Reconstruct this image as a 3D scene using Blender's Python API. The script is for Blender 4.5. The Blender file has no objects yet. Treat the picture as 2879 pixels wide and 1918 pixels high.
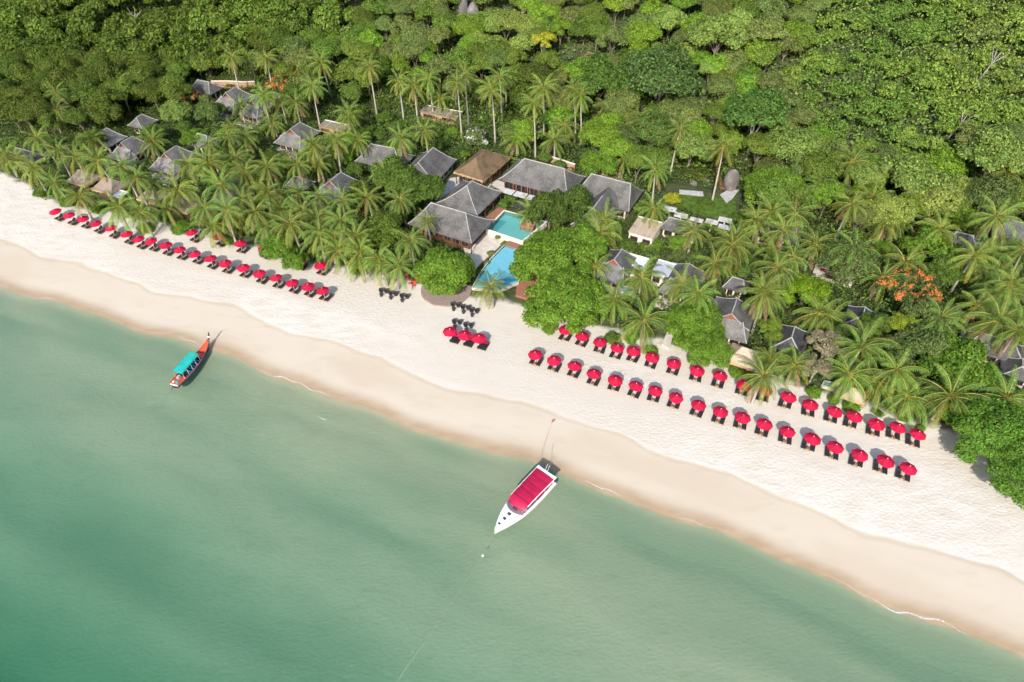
import bpy, math, random
import numpy as np
from mathutils import Vector, Matrix, Euler

random.seed(11)
RNG = np.random.default_rng(11)
R = math.radians
scene = bpy.context.scene
COL = scene.collection

# ------------------------------------------------------------------ camera
CAM_H, PITCH, FOC = 88.0, R(44.0), 0.667
cam_data = bpy.data.cameras.new('camera')
cam_data.sensor_width = 36.0
cam_data.lens = 36.0 * FOC
cam_data.clip_start = 1.0
cam_data.clip_end = 4000.0
cam = bpy.data.objects.new('camera', cam_data)
COL.objects.link(cam)
cam.location = (0, 0, CAM_H)
cam.rotation_euler = (R(90) - PITCH, 0, 0)
scene.camera = cam

# ------------------------------------------------------------------ light
SUN_TRAVEL = Vector((0.85, 3.05, -2.35)).normalized()      # the way the light goes
sun_el = math.asin(-SUN_TRAVEL.z)
sun_az = math.atan2(-SUN_TRAVEL.x, -SUN_TRAVEL.y)          # from +Y, clockwise
world = bpy.data.worlds.new('World')
scene.world = world
world.use_nodes = True
wn = world.node_tree
sky = wn.nodes.new('ShaderNodeTexSky')
sky.sky_type = 'NISHITA'
sky.sun_disc = False
sky.sun_elevation = sun_el
sky.sun_rotation = sun_az
sky.air_density = 1.0
sky.dust_density = 1.5
bgn = wn.nodes['Background']
bgn.inputs['Strength'].default_value = 0.15
wn.links.new(sky.outputs[0], bgn.inputs['Color'])
sun_data = bpy.data.lights.new('sun', 'SUN')
sun_data.energy = 3.5
sun_data.angle = R(0.6)
sun_data.color = (1.0, 0.955, 0.885)
sun = bpy.data.objects.new('sun', sun_data)
COL.objects.link(sun)
sun.rotation_euler = (-SUN_TRAVEL).to_track_quat('Z', 'Y').to_euler()
scene.view_settings.view_transform = 'Standard'
scene.view_settings.look = 'None'
scene.view_settings.gamma = 1.0
scene.view_settings.use_curve_mapping = False
scene.view_settings.exposure = 0.68
scene.cycles.use_adaptive_sampling = True
scene.cycles.adaptive_threshold = 0.035
scene.cycles.adaptive_min_samples = 12
scene.cycles.max_bounces = 3
scene.cycles.diffuse_bounces = 2
scene.cycles.glossy_bounces = 2
scene.cycles.transparent_max_bounces = 12

# ------------------------------------------------------------------ materials
MATS = {}

def new_mat(name):
    m = bpy.data.materials.new(name)
    m.use_nodes = True
    nt = m.node_tree
    MATS[name] = m
    return m, nt, nt.nodes['Principled BSDF']

def nd(nt, kind, **kw):
    n = nt.nodes.new(kind)
    for k, v in kw.items():
        setattr(n, k, v)
    return n

def setin(n, **kw):
    for k, v in kw.items():
        n.inputs[k.replace('_', ' ')].default_value = v

def mix(nt, fac, a, b, blend='MIX'):
    n = nt.nodes.new('ShaderNodeMix')
    n.data_type = 'RGBA'
    n.blend_type = blend
    for i, v in ((0, fac), (6, a), (7, b)):
        if hasattr(v, 'links'):
            nt.links.new(v, n.inputs[i])
        elif i == 0:
            n.inputs[0].default_value = v
        else:
            n.inputs[i].default_value = (*v, 1) if len(v) == 3 else v
    return n.outputs[2]

def ramp(nt, src, p0, p1, smooth=True):
    n = nt.nodes.new('ShaderNodeMapRange')
    n.interpolation_type = 'SMOOTHSTEP' if smooth else 'LINEAR'
    n.inputs['From Min'].default_value = p0
    n.inputs['From Max'].default_value = p1
    nt.links.new(src, n.inputs['Value'])
    return n.outputs[0]

def math_n(nt, op, a, b=None):
    n = nt.nodes.new('ShaderNodeMath')
    n.operation = op
    for i, v in ((0, a), (1, b)):
        if v is None:
            continue
        if hasattr(v, 'links'):
            nt.links.new(v, n.inputs[i])
        else:
            n.inputs[i].default_value = v
    return n.outputs[0]

def noise(nt, scale, detail=3, vec=None, rough=0.55):
    n = nt.nodes.new('ShaderNodeTexNoise')
    n.inputs['Scale'].default_value = scale
    n.inputs['Detail'].default_value = detail
    n.inputs['Roughness'].default_value = rough
    if vec is not None:
        nt.links.new(vec, n.inputs['Vector'])
    return n.outputs['Fac']

def coords(nt, kind='Object', scale=None, rot=None):
    t = nt.nodes.new('ShaderNodeTexCoord')
    o = t.outputs[kind]
    if scale or rot:
        mp = nt.nodes.new('ShaderNodeMapping')
        if scale:
            mp.inputs['Scale'].default_value = scale
        if rot:
            mp.inputs['Rotation'].default_value = rot
        nt.links.new(o, mp.inputs['Vector'])
        o = mp.outputs[0]
    return o

def bump(nt, bsdf, height, strength, dist, into='Normal'):
    b = nt.nodes.new('ShaderNodeBump')
    b.inputs['Strength'].default_value = strength
    b.inputs['Distance'].default_value = dist
    nt.links.new(height, b.inputs['Height'])
    nt.links.new(b.outputs[0], bsdf.inputs[into])
    return b

def simple(name, col, rough=0.7, var=0.25, scale=3.0, bmp=0.0, spec=0.3, stretch=None, dist=0.03):
    """plain surface colour with noise wear"""
    m, nt, b = new_mat(name)
    c = coords(nt, 'Object', stretch)
    f = noise(nt, scale, 4, c)
    f2 = ramp(nt, f, 0.3, 0.7)
    lo = tuple(v * (1 - var) for v in col)
    hi = tuple(min(1, v * (1 + var)) for v in col)
    nt.links.new(mix(nt, f2, lo, hi), b.inputs['Base Color'])
    setin(b, Roughness=rough)
    b.inputs['Specular IOR Level'].default_value = spec
    if bmp:
        bump(nt, b, noise(nt, scale * 3, 3, c), bmp, dist)
    return m

simple('red_fabric', (0.43, 0.008, 0.040), 0.8, 0.12, 1.5, 0.1, 0.2)
simple('black_cushion', (0.022, 0.022, 0.026), 0.8, 0.3, 5, 0.2, 0.25)
simple('teak', (0.26, 0.13, 0.06), 0.6, 0.35, 4, 0.2, 0.3, (1, 8, 8))
simple('dark_wood', (0.10, 0.05, 0.028), 0.55, 0.4, 4, 0.2, 0.3, (1, 8, 8))
simple('red_wood', (0.27, 0.10, 0.05), 0.55, 0.35, 4, 0.2, 0.3, (1, 8, 8))
simple('deck_wood', (0.30, 0.135, 0.085), 0.65, 0.3, 2.5, 0.25, 0.25, (1, 9, 1))
simple('old_deck', (0.27, 0.21, 0.175), 0.8, 0.3, 2.5, 0.3, 0.2, (1, 9, 1))
simple('white_pole', (0.75, 0.72, 0.66), 0.5, 0.05)
simple('wicker', (0.045, 0.043, 0.042), 0.6, 0.5, 30, 0.6, 0.4)
simple('plaster', (0.74, 0.68, 0.56), 0.85, 0.10, 1.2, 0.1, 0.2)
simple('pink_wall', (0.40, 0.25, 0.155), 0.9, 0.16, 0.8, 0.2, 0.2)
simple('ridge_cap', (0.35, 0.335, 0.31), 0.75, 0.18, 2.5, 0.2, 0.3)
simple('white_paint', (0.80, 0.80, 0.78), 0.35, 0.03, 2, 0, 0.5)
simple('gelcoat', (0.84, 0.84, 0.83), 0.16, 0.02, 2, 0, 0.5)
simple('grey_slab', (0.52, 0.50, 0.47), 0.85, 0.14, 1.5, 0.2, 0.25)
simple('paving', (0.56, 0.50, 0.43), 0.85, 0.12, 0.9, 0.2, 0.2)
simple('path_stone', (0.42, 0.41, 0.39), 0.85, 0.15, 1.0, 0.2, 0.2)
simple('dark_stone', (0.07, 0.068, 0.066), 0.5, 0.3, 1.5, 0.2, 0.4)
simple('metal_roof', (0.42, 0.44, 0.47), 0.45, 0.15, 1.0, 0.05, 0.5, (1, 6, 1))
simple('palm_trunk', (0.40, 0.35, 0.29), 0.9, 0.3, 4.0, 0.5, 0.2, (1, 1, 5))
simple('bark', (0.20, 0.155, 0.12), 0.9, 0.4, 3, 0.6, 0.15, (2, 2, 0.6))
simple('pale_bark', (0.33, 0.305, 0.265), 0.9, 0.25, 3, 0.4, 0.15, (2, 2, 0.6))
simple('boulder', (0.20, 0.175, 0.155), 0.9, 0.4, 0.35, 0.6, 0.2, None, 0.12)
simple('pale_rock', (0.20, 0.185, 0.175), 0.9, 0.35, 0.3, 0.6, 0.2, (1, 1, 0.35), 0.12)
simple('earth', (0.36, 0.20, 0.10), 0.95, 0.3, 0.6, 0.5, 0.1)
simple('boat_red', (0.60, 0.085, 0.035), 0.42, 0.12, 2.5, 0.05, 0.45)
simple('boat_dark', (0.035, 0.03, 0.032), 0.6, 0.4, 5, 0.2, 0.3)
simple('boat_blue', (0.035, 0.22, 0.42), 0.5, 0.15, 3, 0, 0.4)
simple('turquoise_tarp', (0.02, 0.40, 0.34), 0.62, 0.12, 1.3, 0.35, 0.3, None, 0.08)
simple('crimson_seam', (0.22, 0.004, 0.03), 0.6, 0.1)
simple('crimson_vinyl', (0.38, 0.008, 0.050), 0.5, 0.1, 1.2, 0.15, 0.35)
simple('black_plastic', (0.02, 0.021, 0.024), 0.35, 0.2, 6, 0, 0.5)
simple('chrome', (0.6, 0.6, 0.6), 0.3, 0.05)
simple('rope', (0.40, 0.40, 0.26), 0.9, 0.2, 8)
simple('orange_paint', (0.62, 0.10, 0.04), 0.6, 0.15, 4)
simple('white_cloth', (0.78, 0.76, 0.72), 0.9, 0.05, 3)
simple('hatch', (0.05, 0.052, 0.058), 0.3, 0.2, 4, 0, 0.5)
simple('engine_grey', (0.36, 0.36, 0.36), 0.45, 0.3, 6)

# cloth fades a little differently per panel; random tone also paints in panel shading
nt = MATS['red_fabric'].node_tree; b = nt.nodes['Principled BSDF']
lk = b.inputs['Base Color'].links[0].from_socket
oi = nd(nt, 'ShaderNodeObjectInfo'); hs = nd(nt, 'ShaderNodeHueSaturation')
nt.links.new(lk, hs.inputs['Color'])
mr = nd(nt, 'ShaderNodeMapRange'); setin(mr, To_Min=0.78, To_Max=1.12)
nt.links.new(oi.outputs['Random'], mr.inputs['Value']); nt.links.new(mr.outputs[0], hs.inputs['Value'])
nt.links.new(hs.outputs[0], b.inputs['Base Color'])
# tinted glass
m, nt, b = new_mat('tinted_glass')
setin(b, Base_Color=(0.10, 0.05, 0.07, 1), Roughness=0.08)
tr = nd(nt, 'ShaderNodeBsdfTransparent'); tr.inputs[0].default_value = (0.75, 0.65, 0.70, 1)
mx = nd(nt, 'ShaderNodeMixShader'); mx.inputs[0].default_value = 0.5
nt.links.new(tr.outputs[0], mx.inputs[1]); nt.links.new(b.outputs[0], mx.inputs[2])
nt.links.new(mx.outputs[0], nt.nodes['Material Output'].inputs[0])
m, nt, b = new_mat('window_glass')
setin(b, Base_Color=(0.025, 0.028, 0.03, 1), Roughness=0.08)

# grey shingle roof: rows and weather
m, nt, b = new_mat('shingle')
oc = coords(nt, 'Object')
big = ramp(nt, noise(nt, 0.35, 4, oc), 0.35, 0.7)
fine = noise(nt, 2.4, 5, oc, 0.7)
col = mix(nt, big, (0.070, 0.064, 0.058), (0.140, 0.130, 0.119))
col = mix(nt, ramp(nt, fine, 0.45, 0.8), col, (0.21, 0.195, 0.178))
oi = nd(nt, 'ShaderNodeObjectInfo')
col = mix(nt, 1.0, col, oi.outputs['Color'], 'MULTIPLY')
nt.links.new(col, b.inputs['Base Color'])
setin(b, Roughness=0.75)
wv = nd(nt, 'ShaderNodeTexWave'); wv.bands_direction = 'Z'; wv.wave_profile = 'SAW'
setin(wv, Scale=1.6, Distortion=0.6, Detail=1.0)
nt.links.new(oc, wv.inputs['Vector'])
add = math_n(nt, 'ADD', wv.outputs['Fac'], fine)
bump(nt, b, add, 0.55, 0.06)

def thatch(name, c0, c1):
    m, nt, b = new_mat(name)
    oc = coords(nt, 'Object', (3, 3, 1))
    n1 = noise(nt, 2.5, 5, oc, 0.7)
    n2 = noise(nt, 0.4, 3, coords(nt, 'Object'))
    col = mix(nt, ramp(nt, n1, 0.3, 0.7), c0, c1)
    col = mix(nt, ramp(nt, n2, 0.45, 0.8), col, tuple(v * 0.6 for v in c0))
    nt.links.new(col, b.inputs['Base Color'])
    setin(b, Roughness=0.95)
    b.inputs['Specular IOR Level'].default_value = 0.1
    bump(nt, b, n1, 0.9, 0.12)
thatch('thatch', (0.13, 0.085, 0.05), (0.22, 0.15, 0.09))
thatch('old_thatch', (0.20, 0.16, 0.125), (0.33, 0.27, 0.21))
thatch('pale_thatch', (0.40, 0.31, 0.22), (0.54, 0.43, 0.31))
thatch('thatch_edge', (0.36, 0.24, 0.12), (0.50, 0.36, 0.19))

def leaf_mat(name, trans=0.42, vmin=0.75, vmax=2.4, hue=0.03, rough=0.55, spec=0.2, tint=(1.15, 1.1, 0.5)):
    """leaf colour comes from the object's own colour, varied leaf by leaf"""
    m, nt, b = new_mat(name)
    oi = nd(nt, 'ShaderNodeObjectInfo')
    ge = nd(nt, 'ShaderNodeNewGeometry')
    hs = nd(nt, 'ShaderNodeHueSaturation')
    nt.links.new(oi.outputs['Color'], hs.inputs['Color'])
    mr = nd(nt, 'ShaderNodeMapRange'); setin(mr, To_Min=vmin, To_Max=vmax)
    nt.links.new(ge.outputs['Random Per Island'], mr.inputs['Value'])
    nt.links.new(mr.outputs[0], hs.inputs['Value'])
    hr = nd(nt, 'ShaderNodeMapRange'); setin(hr, To_Min=0.5 - hue, To_Max=0.5 + hue)
    r2 = math_n(nt, 'FRACT', math_n(nt, 'MULTIPLY', ge.outputs['Random Per Island'], 17.31))
    nt.links.new(r2, hr.inputs['Value'])
    nt.links.new(hr.outputs[0], hs.inputs['Hue'])
    nt.links.new(hs.outputs[0], b.inputs['Base Color'])
    setin(b, Roughness=rough)
    b.inputs['Specular IOR Level'].default_value = spec
    tl = nd(nt, 'ShaderNodeBsdfTranslucent')
    nt.links.new(mix(nt, 1.0, hs.outputs[0], tint, 'MULTIPLY'), tl.inputs[0])
    mx = nd(nt, 'ShaderNodeMixShader'); mx.inputs[0].default_value = trans
    nt.links.new(b.outputs[0], mx.inputs[1]); nt.links.new(tl.outputs[0], mx.inputs[2])
    nt.links.new(mx.outputs[0], nt.nodes['Material Output'].inputs[0])
leaf_mat('leaf')
leaf_mat('frond', 0.34, 1.1, 2.3, 0.02, 0.45, 0.3)
leaf_mat('petal', 0.3, 0.8, 1.2, 0.02, 0.6, 0.2, (1, 1, 1))
simple('rachis', (0.30, 0.27, 0.05), 0.6, 0.2, 2)
simple('dry_frond', (0.27, 0.17, 0.08), 0.9, 0.3, 2)
def flower(name, c):
    m, nt, b = new_mat(name)
    ge = nd(nt, 'ShaderNodeNewGeometry')
    nt.links.new(mix(nt, ge.outputs['Random Per Island'], tuple(v * 0.75 for v in c), c), b.inputs['Base Color'])
    setin(b, Roughness=0.7)
flower('orange_flower', (0.66, 0.20, 0.045))
flower('white_flower', (0.55, 0.55, 0.48))
flower('yellow_leaf', (0.48, 0.42, 0.05))

# sea water: clear surface over an absorbing body
m, nt, b = new_mat('sea_water')
nt.nodes.remove(b)
gl = nd(nt, 'ShaderNodeBsdfGlossy'); gl.inputs['Roughness'].default_value = 0.22
gl.inputs['Color'].default_value = (0.9, 0.9, 0.9, 1)
tr = nd(nt, 'ShaderNodeBsdfTransparent')
lyw = nd(nt, 'ShaderNodeLayerWeight'); lyw.inputs['Blend'].default_value = 0.5
fres = math_n(nt, 'ADD', math_n(nt, 'MULTIPLY', math_n(nt, 'POWER', lyw.outputs['Facing'], 5.0), 0.96), 0.02)
oc = coords(nt, 'Object', (1.0, 2.2, 1.0), (0, 0, R(26)))
hh = noise(nt, 0.9, 3, oc, 0.65)
bp = nd(nt, 'ShaderNodeBump'); setin(bp, Strength=0.7, Distance=0.4)
nt.links.new(hh, bp.inputs['Height'])
nt.links.new(bp.outputs[0], gl.inputs['Normal']); nt.links.new(bp.outputs[0], lyw.inputs['Normal'])
mx = nd(nt, 'ShaderNodeMixShader')
nt.links.new(fres, mx.inputs[0]); nt.links.new(tr.outputs[0], mx.inputs[1]); nt.links.new(gl.outputs[0], mx.inputs[2])
out = nt.nodes['Material Output']
nt.links.new(mx.outputs[0], out.inputs['Surface'])
va = nd(nt, 'ShaderNodeVolumeAbsorption')
va.inputs['Color'].default_value = (0.10, 0.685, 0.575, 1)
va.inputs['Density'].default_value = 0.15
nt.links.new(va.outputs[0], out.inputs['Volume'])
m['note'] = 'water'

# pool water: thin clear surface
m, nt, b = new_mat('pool_water')
nt.nodes.remove(b)
gl = nd(nt, 'ShaderNodeBsdfGlossy'); gl.inputs['Roughness'].default_value = 0.05
tr = nd(nt, 'ShaderNodeBsdfTransparent'); tr.inputs[0].default_value = (0.80, 0.97, 0.98, 1)
lyw = nd(nt, 'ShaderNodeLayerWeight'); lyw.inputs['Blend'].default_value = 0.5
fres = math_n(nt, 'ADD', math_n(nt, 'MULTIPLY', math_n(nt, 'POWER', lyw.outputs['Facing'], 5.0), 0.96), 0.02)
bp = nd(nt, 'ShaderNodeBump'); setin(bp, Strength=0.3, Distance=0.1)
nt.links.new(noise(nt, 2.0, 3, coords(nt, 'Object')), bp.inputs['Height'])
nt.links.new(bp.outputs[0], gl.inputs['Normal'])
mx = nd(nt, 'ShaderNodeMixShader')
nt.links.new(fres, mx.inputs[0]); nt.links.new(tr.outputs[0], mx.inputs[1]); nt.links.new(gl.outputs[0], mx.inputs[2])
nt.links.new(mx.outputs[0], nt.nodes['Material Output'].inputs[0])
def tile(name, c):
    m, nt, b = new_mat(name)
    oc = coords(nt, 'Object')
    br = nd(nt, 'ShaderNodeTexBrick'); br.offset = 0.0
    setin(br, Scale=2.5, Mortar_Size=0.02, Color1=(*c, 1), Color2=(*[v * 0.9 for v in c], 1), Mortar=(*[v * 0.75 for v in c], 1))
    br.inputs['Brick Width'].default_value = 0.5; br.inputs['Row Height'].default_value = 0.5
    nt.links.new(oc, br.inputs['Vector'])
    n = ramp(nt, noise(nt, 0.45, 3, oc), 0.3, 0.75)
    nt.links.new(mix(nt, n, br.outputs['Color'], tuple(v * 0.85 for v in c)), b.inputs['Base Color'])
    setin(b, Roughness=0.4)
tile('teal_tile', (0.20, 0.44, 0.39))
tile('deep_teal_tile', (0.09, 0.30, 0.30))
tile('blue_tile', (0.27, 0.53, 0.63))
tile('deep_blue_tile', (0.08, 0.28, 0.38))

# foam
m, nt, b = new_mat('foam')
setin(b, Base_Color=(0.8, 0.82, 0.82, 1), Roughness=0.8)
tr = nd(nt, 'ShaderNodeBsdfTransparent')
mx = nd(nt, 'ShaderNodeMixShader')
at = nd(nt, 'ShaderNodeAttribute'); at.attribute_name = 'edge'
oc = coords(nt, 'Object')
nn = noise(nt, 2.6, 5, oc, 0.75)
f = math_n(nt, 'MULTIPLY', ramp(nt, math_n(nt, 'ADD', nn, at.outputs['Fac']), 0.76, 1.25), 0.7)
nt.links.new(f, mx.inputs[0]); nt.links.new(tr.outputs[0], mx.inputs[1]); nt.links.new(b.outputs[0], mx.inputs[2])
nt.links.new(mx.outputs[0], nt.nodes['Material Output'].inputs[0])

# ground: sea floor, wet sand, smooth sand, trodden dry sand, garden soil
m, nt, b = new_mat('ground')
oc = coords(nt, 'Object')
def attr(nm):
    n = nd(nt, 'ShaderNodeAttribute'); n.attribute_name = nm; return n.outputs['Fac']
stretch = coords(nt, 'Object', (0.35, 1.0, 1.0), (0, 0, R(24)))
n_mid = noise(nt, 0.7, 3, stretch)
dd = math_n(nt, 'ADD', attr('shore_d'), math_n(nt, 'MULTIPLY', math_n(nt, 'SUBTRACT', n_mid, 0.5), 1.2))
dw = math_n(nt, 'ADD', attr('wet_d'), math_n(nt, 'MULTIPLY', math_n(nt, 'SUBTRACT', n_mid, 0.5), 0.5))
big = attr('patch_a')
dry = mix(nt, ramp(nt, big, 0.3, 0.7), (0.535, 0.480, 0.405), (0.590, 0.548, 0.485))
dry = mix(nt, ramp(nt, n_mid, 0.35, 0.75), dry, (0.525, 0.465, 0.385))
smooth = mix(nt, ramp(nt, attr('patch_b'), 0.3, 0.7), (0.468, 0.390, 0.298), (0.505, 0.435, 0.345))
smooth = mix(nt, math_n(nt, 'MULTIPLY', ramp(nt, n_mid, 0.5, 0.8), 0.5), smooth, (0.435, 0.36, 0.275))
wet = mix(nt, ramp(nt, n_mid, 0.3, 0.7), (0.325, 0.232, 0.142), (0.375, 0.278, 0.180))
sandc = mix(nt, ramp(nt, dd, 10.3, 11.3), smooth, dry)
line = math_n(nt, 'MULTIPLY', ramp(nt, dd, 9.7, 10.4), math_n(nt, 'SUBTRACT', 1.0, ramp(nt, dd, 10.5, 11.2)))
sandc = mix(nt, math_n(nt, 'MULTIPLY', line, 0.35), sandc, (0.376, 0.296, 0.200))
sandc = mix(nt, ramp(nt, dw, 0.0, 3.2), wet, sandc)
floorc = mix(nt, ramp(nt, attr('bars'), 0.0, 1.0, False), (0.205, 0.238, 0.150), (0.435, 0.350, 0.240))
floorc = mix(nt, math_n(nt, 'MULTIPLY', ramp(nt, n_mid, 0.5, 0.8), 0.25), floorc, (0.22, 0.23, 0.14))
sandc = mix(nt, ramp(nt, dw, -0.9, 0.1), floorc, sandc)
vv = math_n(nt, 'ADD', attr('veg_d'), math_n(nt, 'MULTIPLY', math_n(nt, 'SUBTRACT', n_mid, 0.5), 3.0))
soil = mix(nt, ramp(nt, n_mid, 0.35, 0.65), (0.035, 0.055, 0.018), (0.075, 0.085, 0.035))
nt.links.new(mix(nt, ramp(nt, vv, -0.5, 1.5), sandc, soil), b.inputs['Base Color'])
rr = nd(nt, 'ShaderNodeMapRange'); setin(rr, From_Min=1.0, From_Max=4.0, To_Min=0.35, To_Max=0.95)
nt.links.new(dw, rr.inputs['Value'])
nt.links.new(rr.outputs[0], b.inputs['Roughness'])
b.inputs['Specular IOR Level'].default_value = 0.25
vo = nd(nt, 'ShaderNodeTexVoronoi'); vo.feature = 'F1'; setin(vo, Scale=1.9)
nt.links.new(coords(nt, 'Object', (0.8, 1.25, 1), (0, 0, R(24))), vo.inputs['Vector'])
hgt = math_n(nt, 'ADD', math_n(nt, 'MULTIPLY', vo.outputs['Distance'], 0.8), math_n(nt, 'MULTIPLY', noise(nt, 2.2, 2, oc, 0.65), 0.7))
hgt = math_n(nt, 'MULTIPLY', hgt, attr('trodden'))
bump(nt, b, hgt, 1.0, 0.065)

simple('lawn', (0.075, 0.125, 0.02), 0.9, 0.35, 0.8, 0.8, 0.1, None, 0.1)

# ------------------------------------------------------------------ terrain functions
SHX = np.array([-400, -250, -160, -125, -103.9, -82, -63.8, -48.8, -33, -17, 3.4, 10.9, 24, 46.1, 64.1, 90, 140, 400.])
SHY = np.array([210, 165, 131, 116.6, 107.6, 99, 92.5, 86.4, 78.6, 71.6, 63.6, 60.4, 54.3, 43.3, 34, 20, -8, -150.])
VGX = np.array([-400, -130, -109, -73, -40, -22, 4, 30, 53, 66, 76, 400.])
VGD = np.array([34, 34, 27, 29, 30, 34, 34, 36, 36.5, 36, 40, 44.])
ZD = np.array([-400, -120, -60, -45, -30, -14, -6, -1.3, 0, 5, 11, 18, 30, 40, 60, 100, 600.])
ZZ = np.array([-16, -10, -5.1, -3.4, -2.3, -1.75, -1.15, -0.42, 0, 0.5, 1.05, 1.35, 1.6, 2.1, 2.6, 3.0, 3.4])

def sh(x):
    return np.interp(x, SHX, SHY) + 0.5 * np.sin(x * 0.21 + 0.7) + 0.25 * np.sin(x * 0.47)

def vnoise(x, y, s, seed=0):
    """smooth value noise in numpy"""
    x = np.asarray(x, float) / s; y = np.asarray(y, float) / s
    xi = np.floor(x); yi = np.floor(y)
    fx = x - xi; fy = y - yi
    fx = fx * fx * (3 - 2 * fx); fy = fy * fy * (3 - 2 * fy)
    def hsh(a, b):
        v = np.sin(a * 127.1 + b * 311.7 + seed * 74.7) * 43758.5453
        return v - np.floor(v)
    a = hsh(xi, yi); b_ = hsh(xi + 1, yi); c = hsh(xi, yi + 1); d = hsh(xi + 1, yi + 1)
    return (a * (1 - fx) + b_ * fx) * (1 - fy) + (c * (1 - fx) + d * fx) * fy

def ground(x, y):
    x = np.asarray(x, float); y = np.asarray(y, float)
    d = y - sh(x)
    z = np.interp(d, ZD, ZZ)
    # bars and hollows of the sea floor
    bar = (vnoise(x * 0.4 + y * 0.18, y + 0.44 * x, 14, 3) - 0.5) * 0.7 * np.clip(-d / 18, 0, 1)
    z = z + bar
    d0 = 100 + 0.10 * np.clip(x, -140, 140)
    t = d - d0
    soft = np.where(t > 0, t * t / (t + 14.0), 0)
    hill = 0.46 * soft * (0.85 + 0.35 * vnoise(x, y, 60, 5)) + (vnoise(x, y, 26, 8) - 0.5) * 9 * np.clip(t / 30, 0, 1)
    hill = hill + 7.0 * np.exp(-((x - 95) / 32.0) ** 2) * np.clip(t / 45, 0, 1)
    hill = np.where(hill > 75, 75 + (hill - 75) * 0.15, hill)
    return z + hill

def gz(x, y):
    return float(ground(x, y))

FPX = FOC * 2879
SP, CP = math.sin(PITCH), math.cos(PITCH)
TS = np.linspace(55, 420, 1800)

def place(px, py, h=0.0):
    """point of the place seen at a pixel of the photograph, h metres above the ground there"""
    u = (px - 1439.5) / FPX; v = (py - 959) / FPX
    dx, dy, dz = u, CP - v * SP, -SP - v * CP
    X = dx * TS; Y = dy * TS; Z = CAM_H + dz * TS
    f = Z - (ground(X, Y) + h)
    i = int(np.argmax(f < 0))
    if i == 0:
        i = len(TS) - 1
    a, b_ = f[i - 1], f[i]
    t = TS[i - 1] + (TS[i] - TS[i - 1]) * a / (a - b_ + 1e-9)
    return Vector((dx * t, dy * t, CAM_H + dz * t - h))

def project(x, y, z):
    dz = z - CAM_H
    dep = y * CP - dz * SP
    dn = -y * SP - dz * CP
    return 1439.5 + FPX * x / dep, 959 + FPX * dn / dep, dep

COAST = R(-24.5)
AX = Vector((math.cos(COAST), math.sin(COAST), 0))     # along the shore, to the right
SEA = Vector((math.sin(COAST), -math.cos(COAST), 0))   # towards the sea

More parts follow.
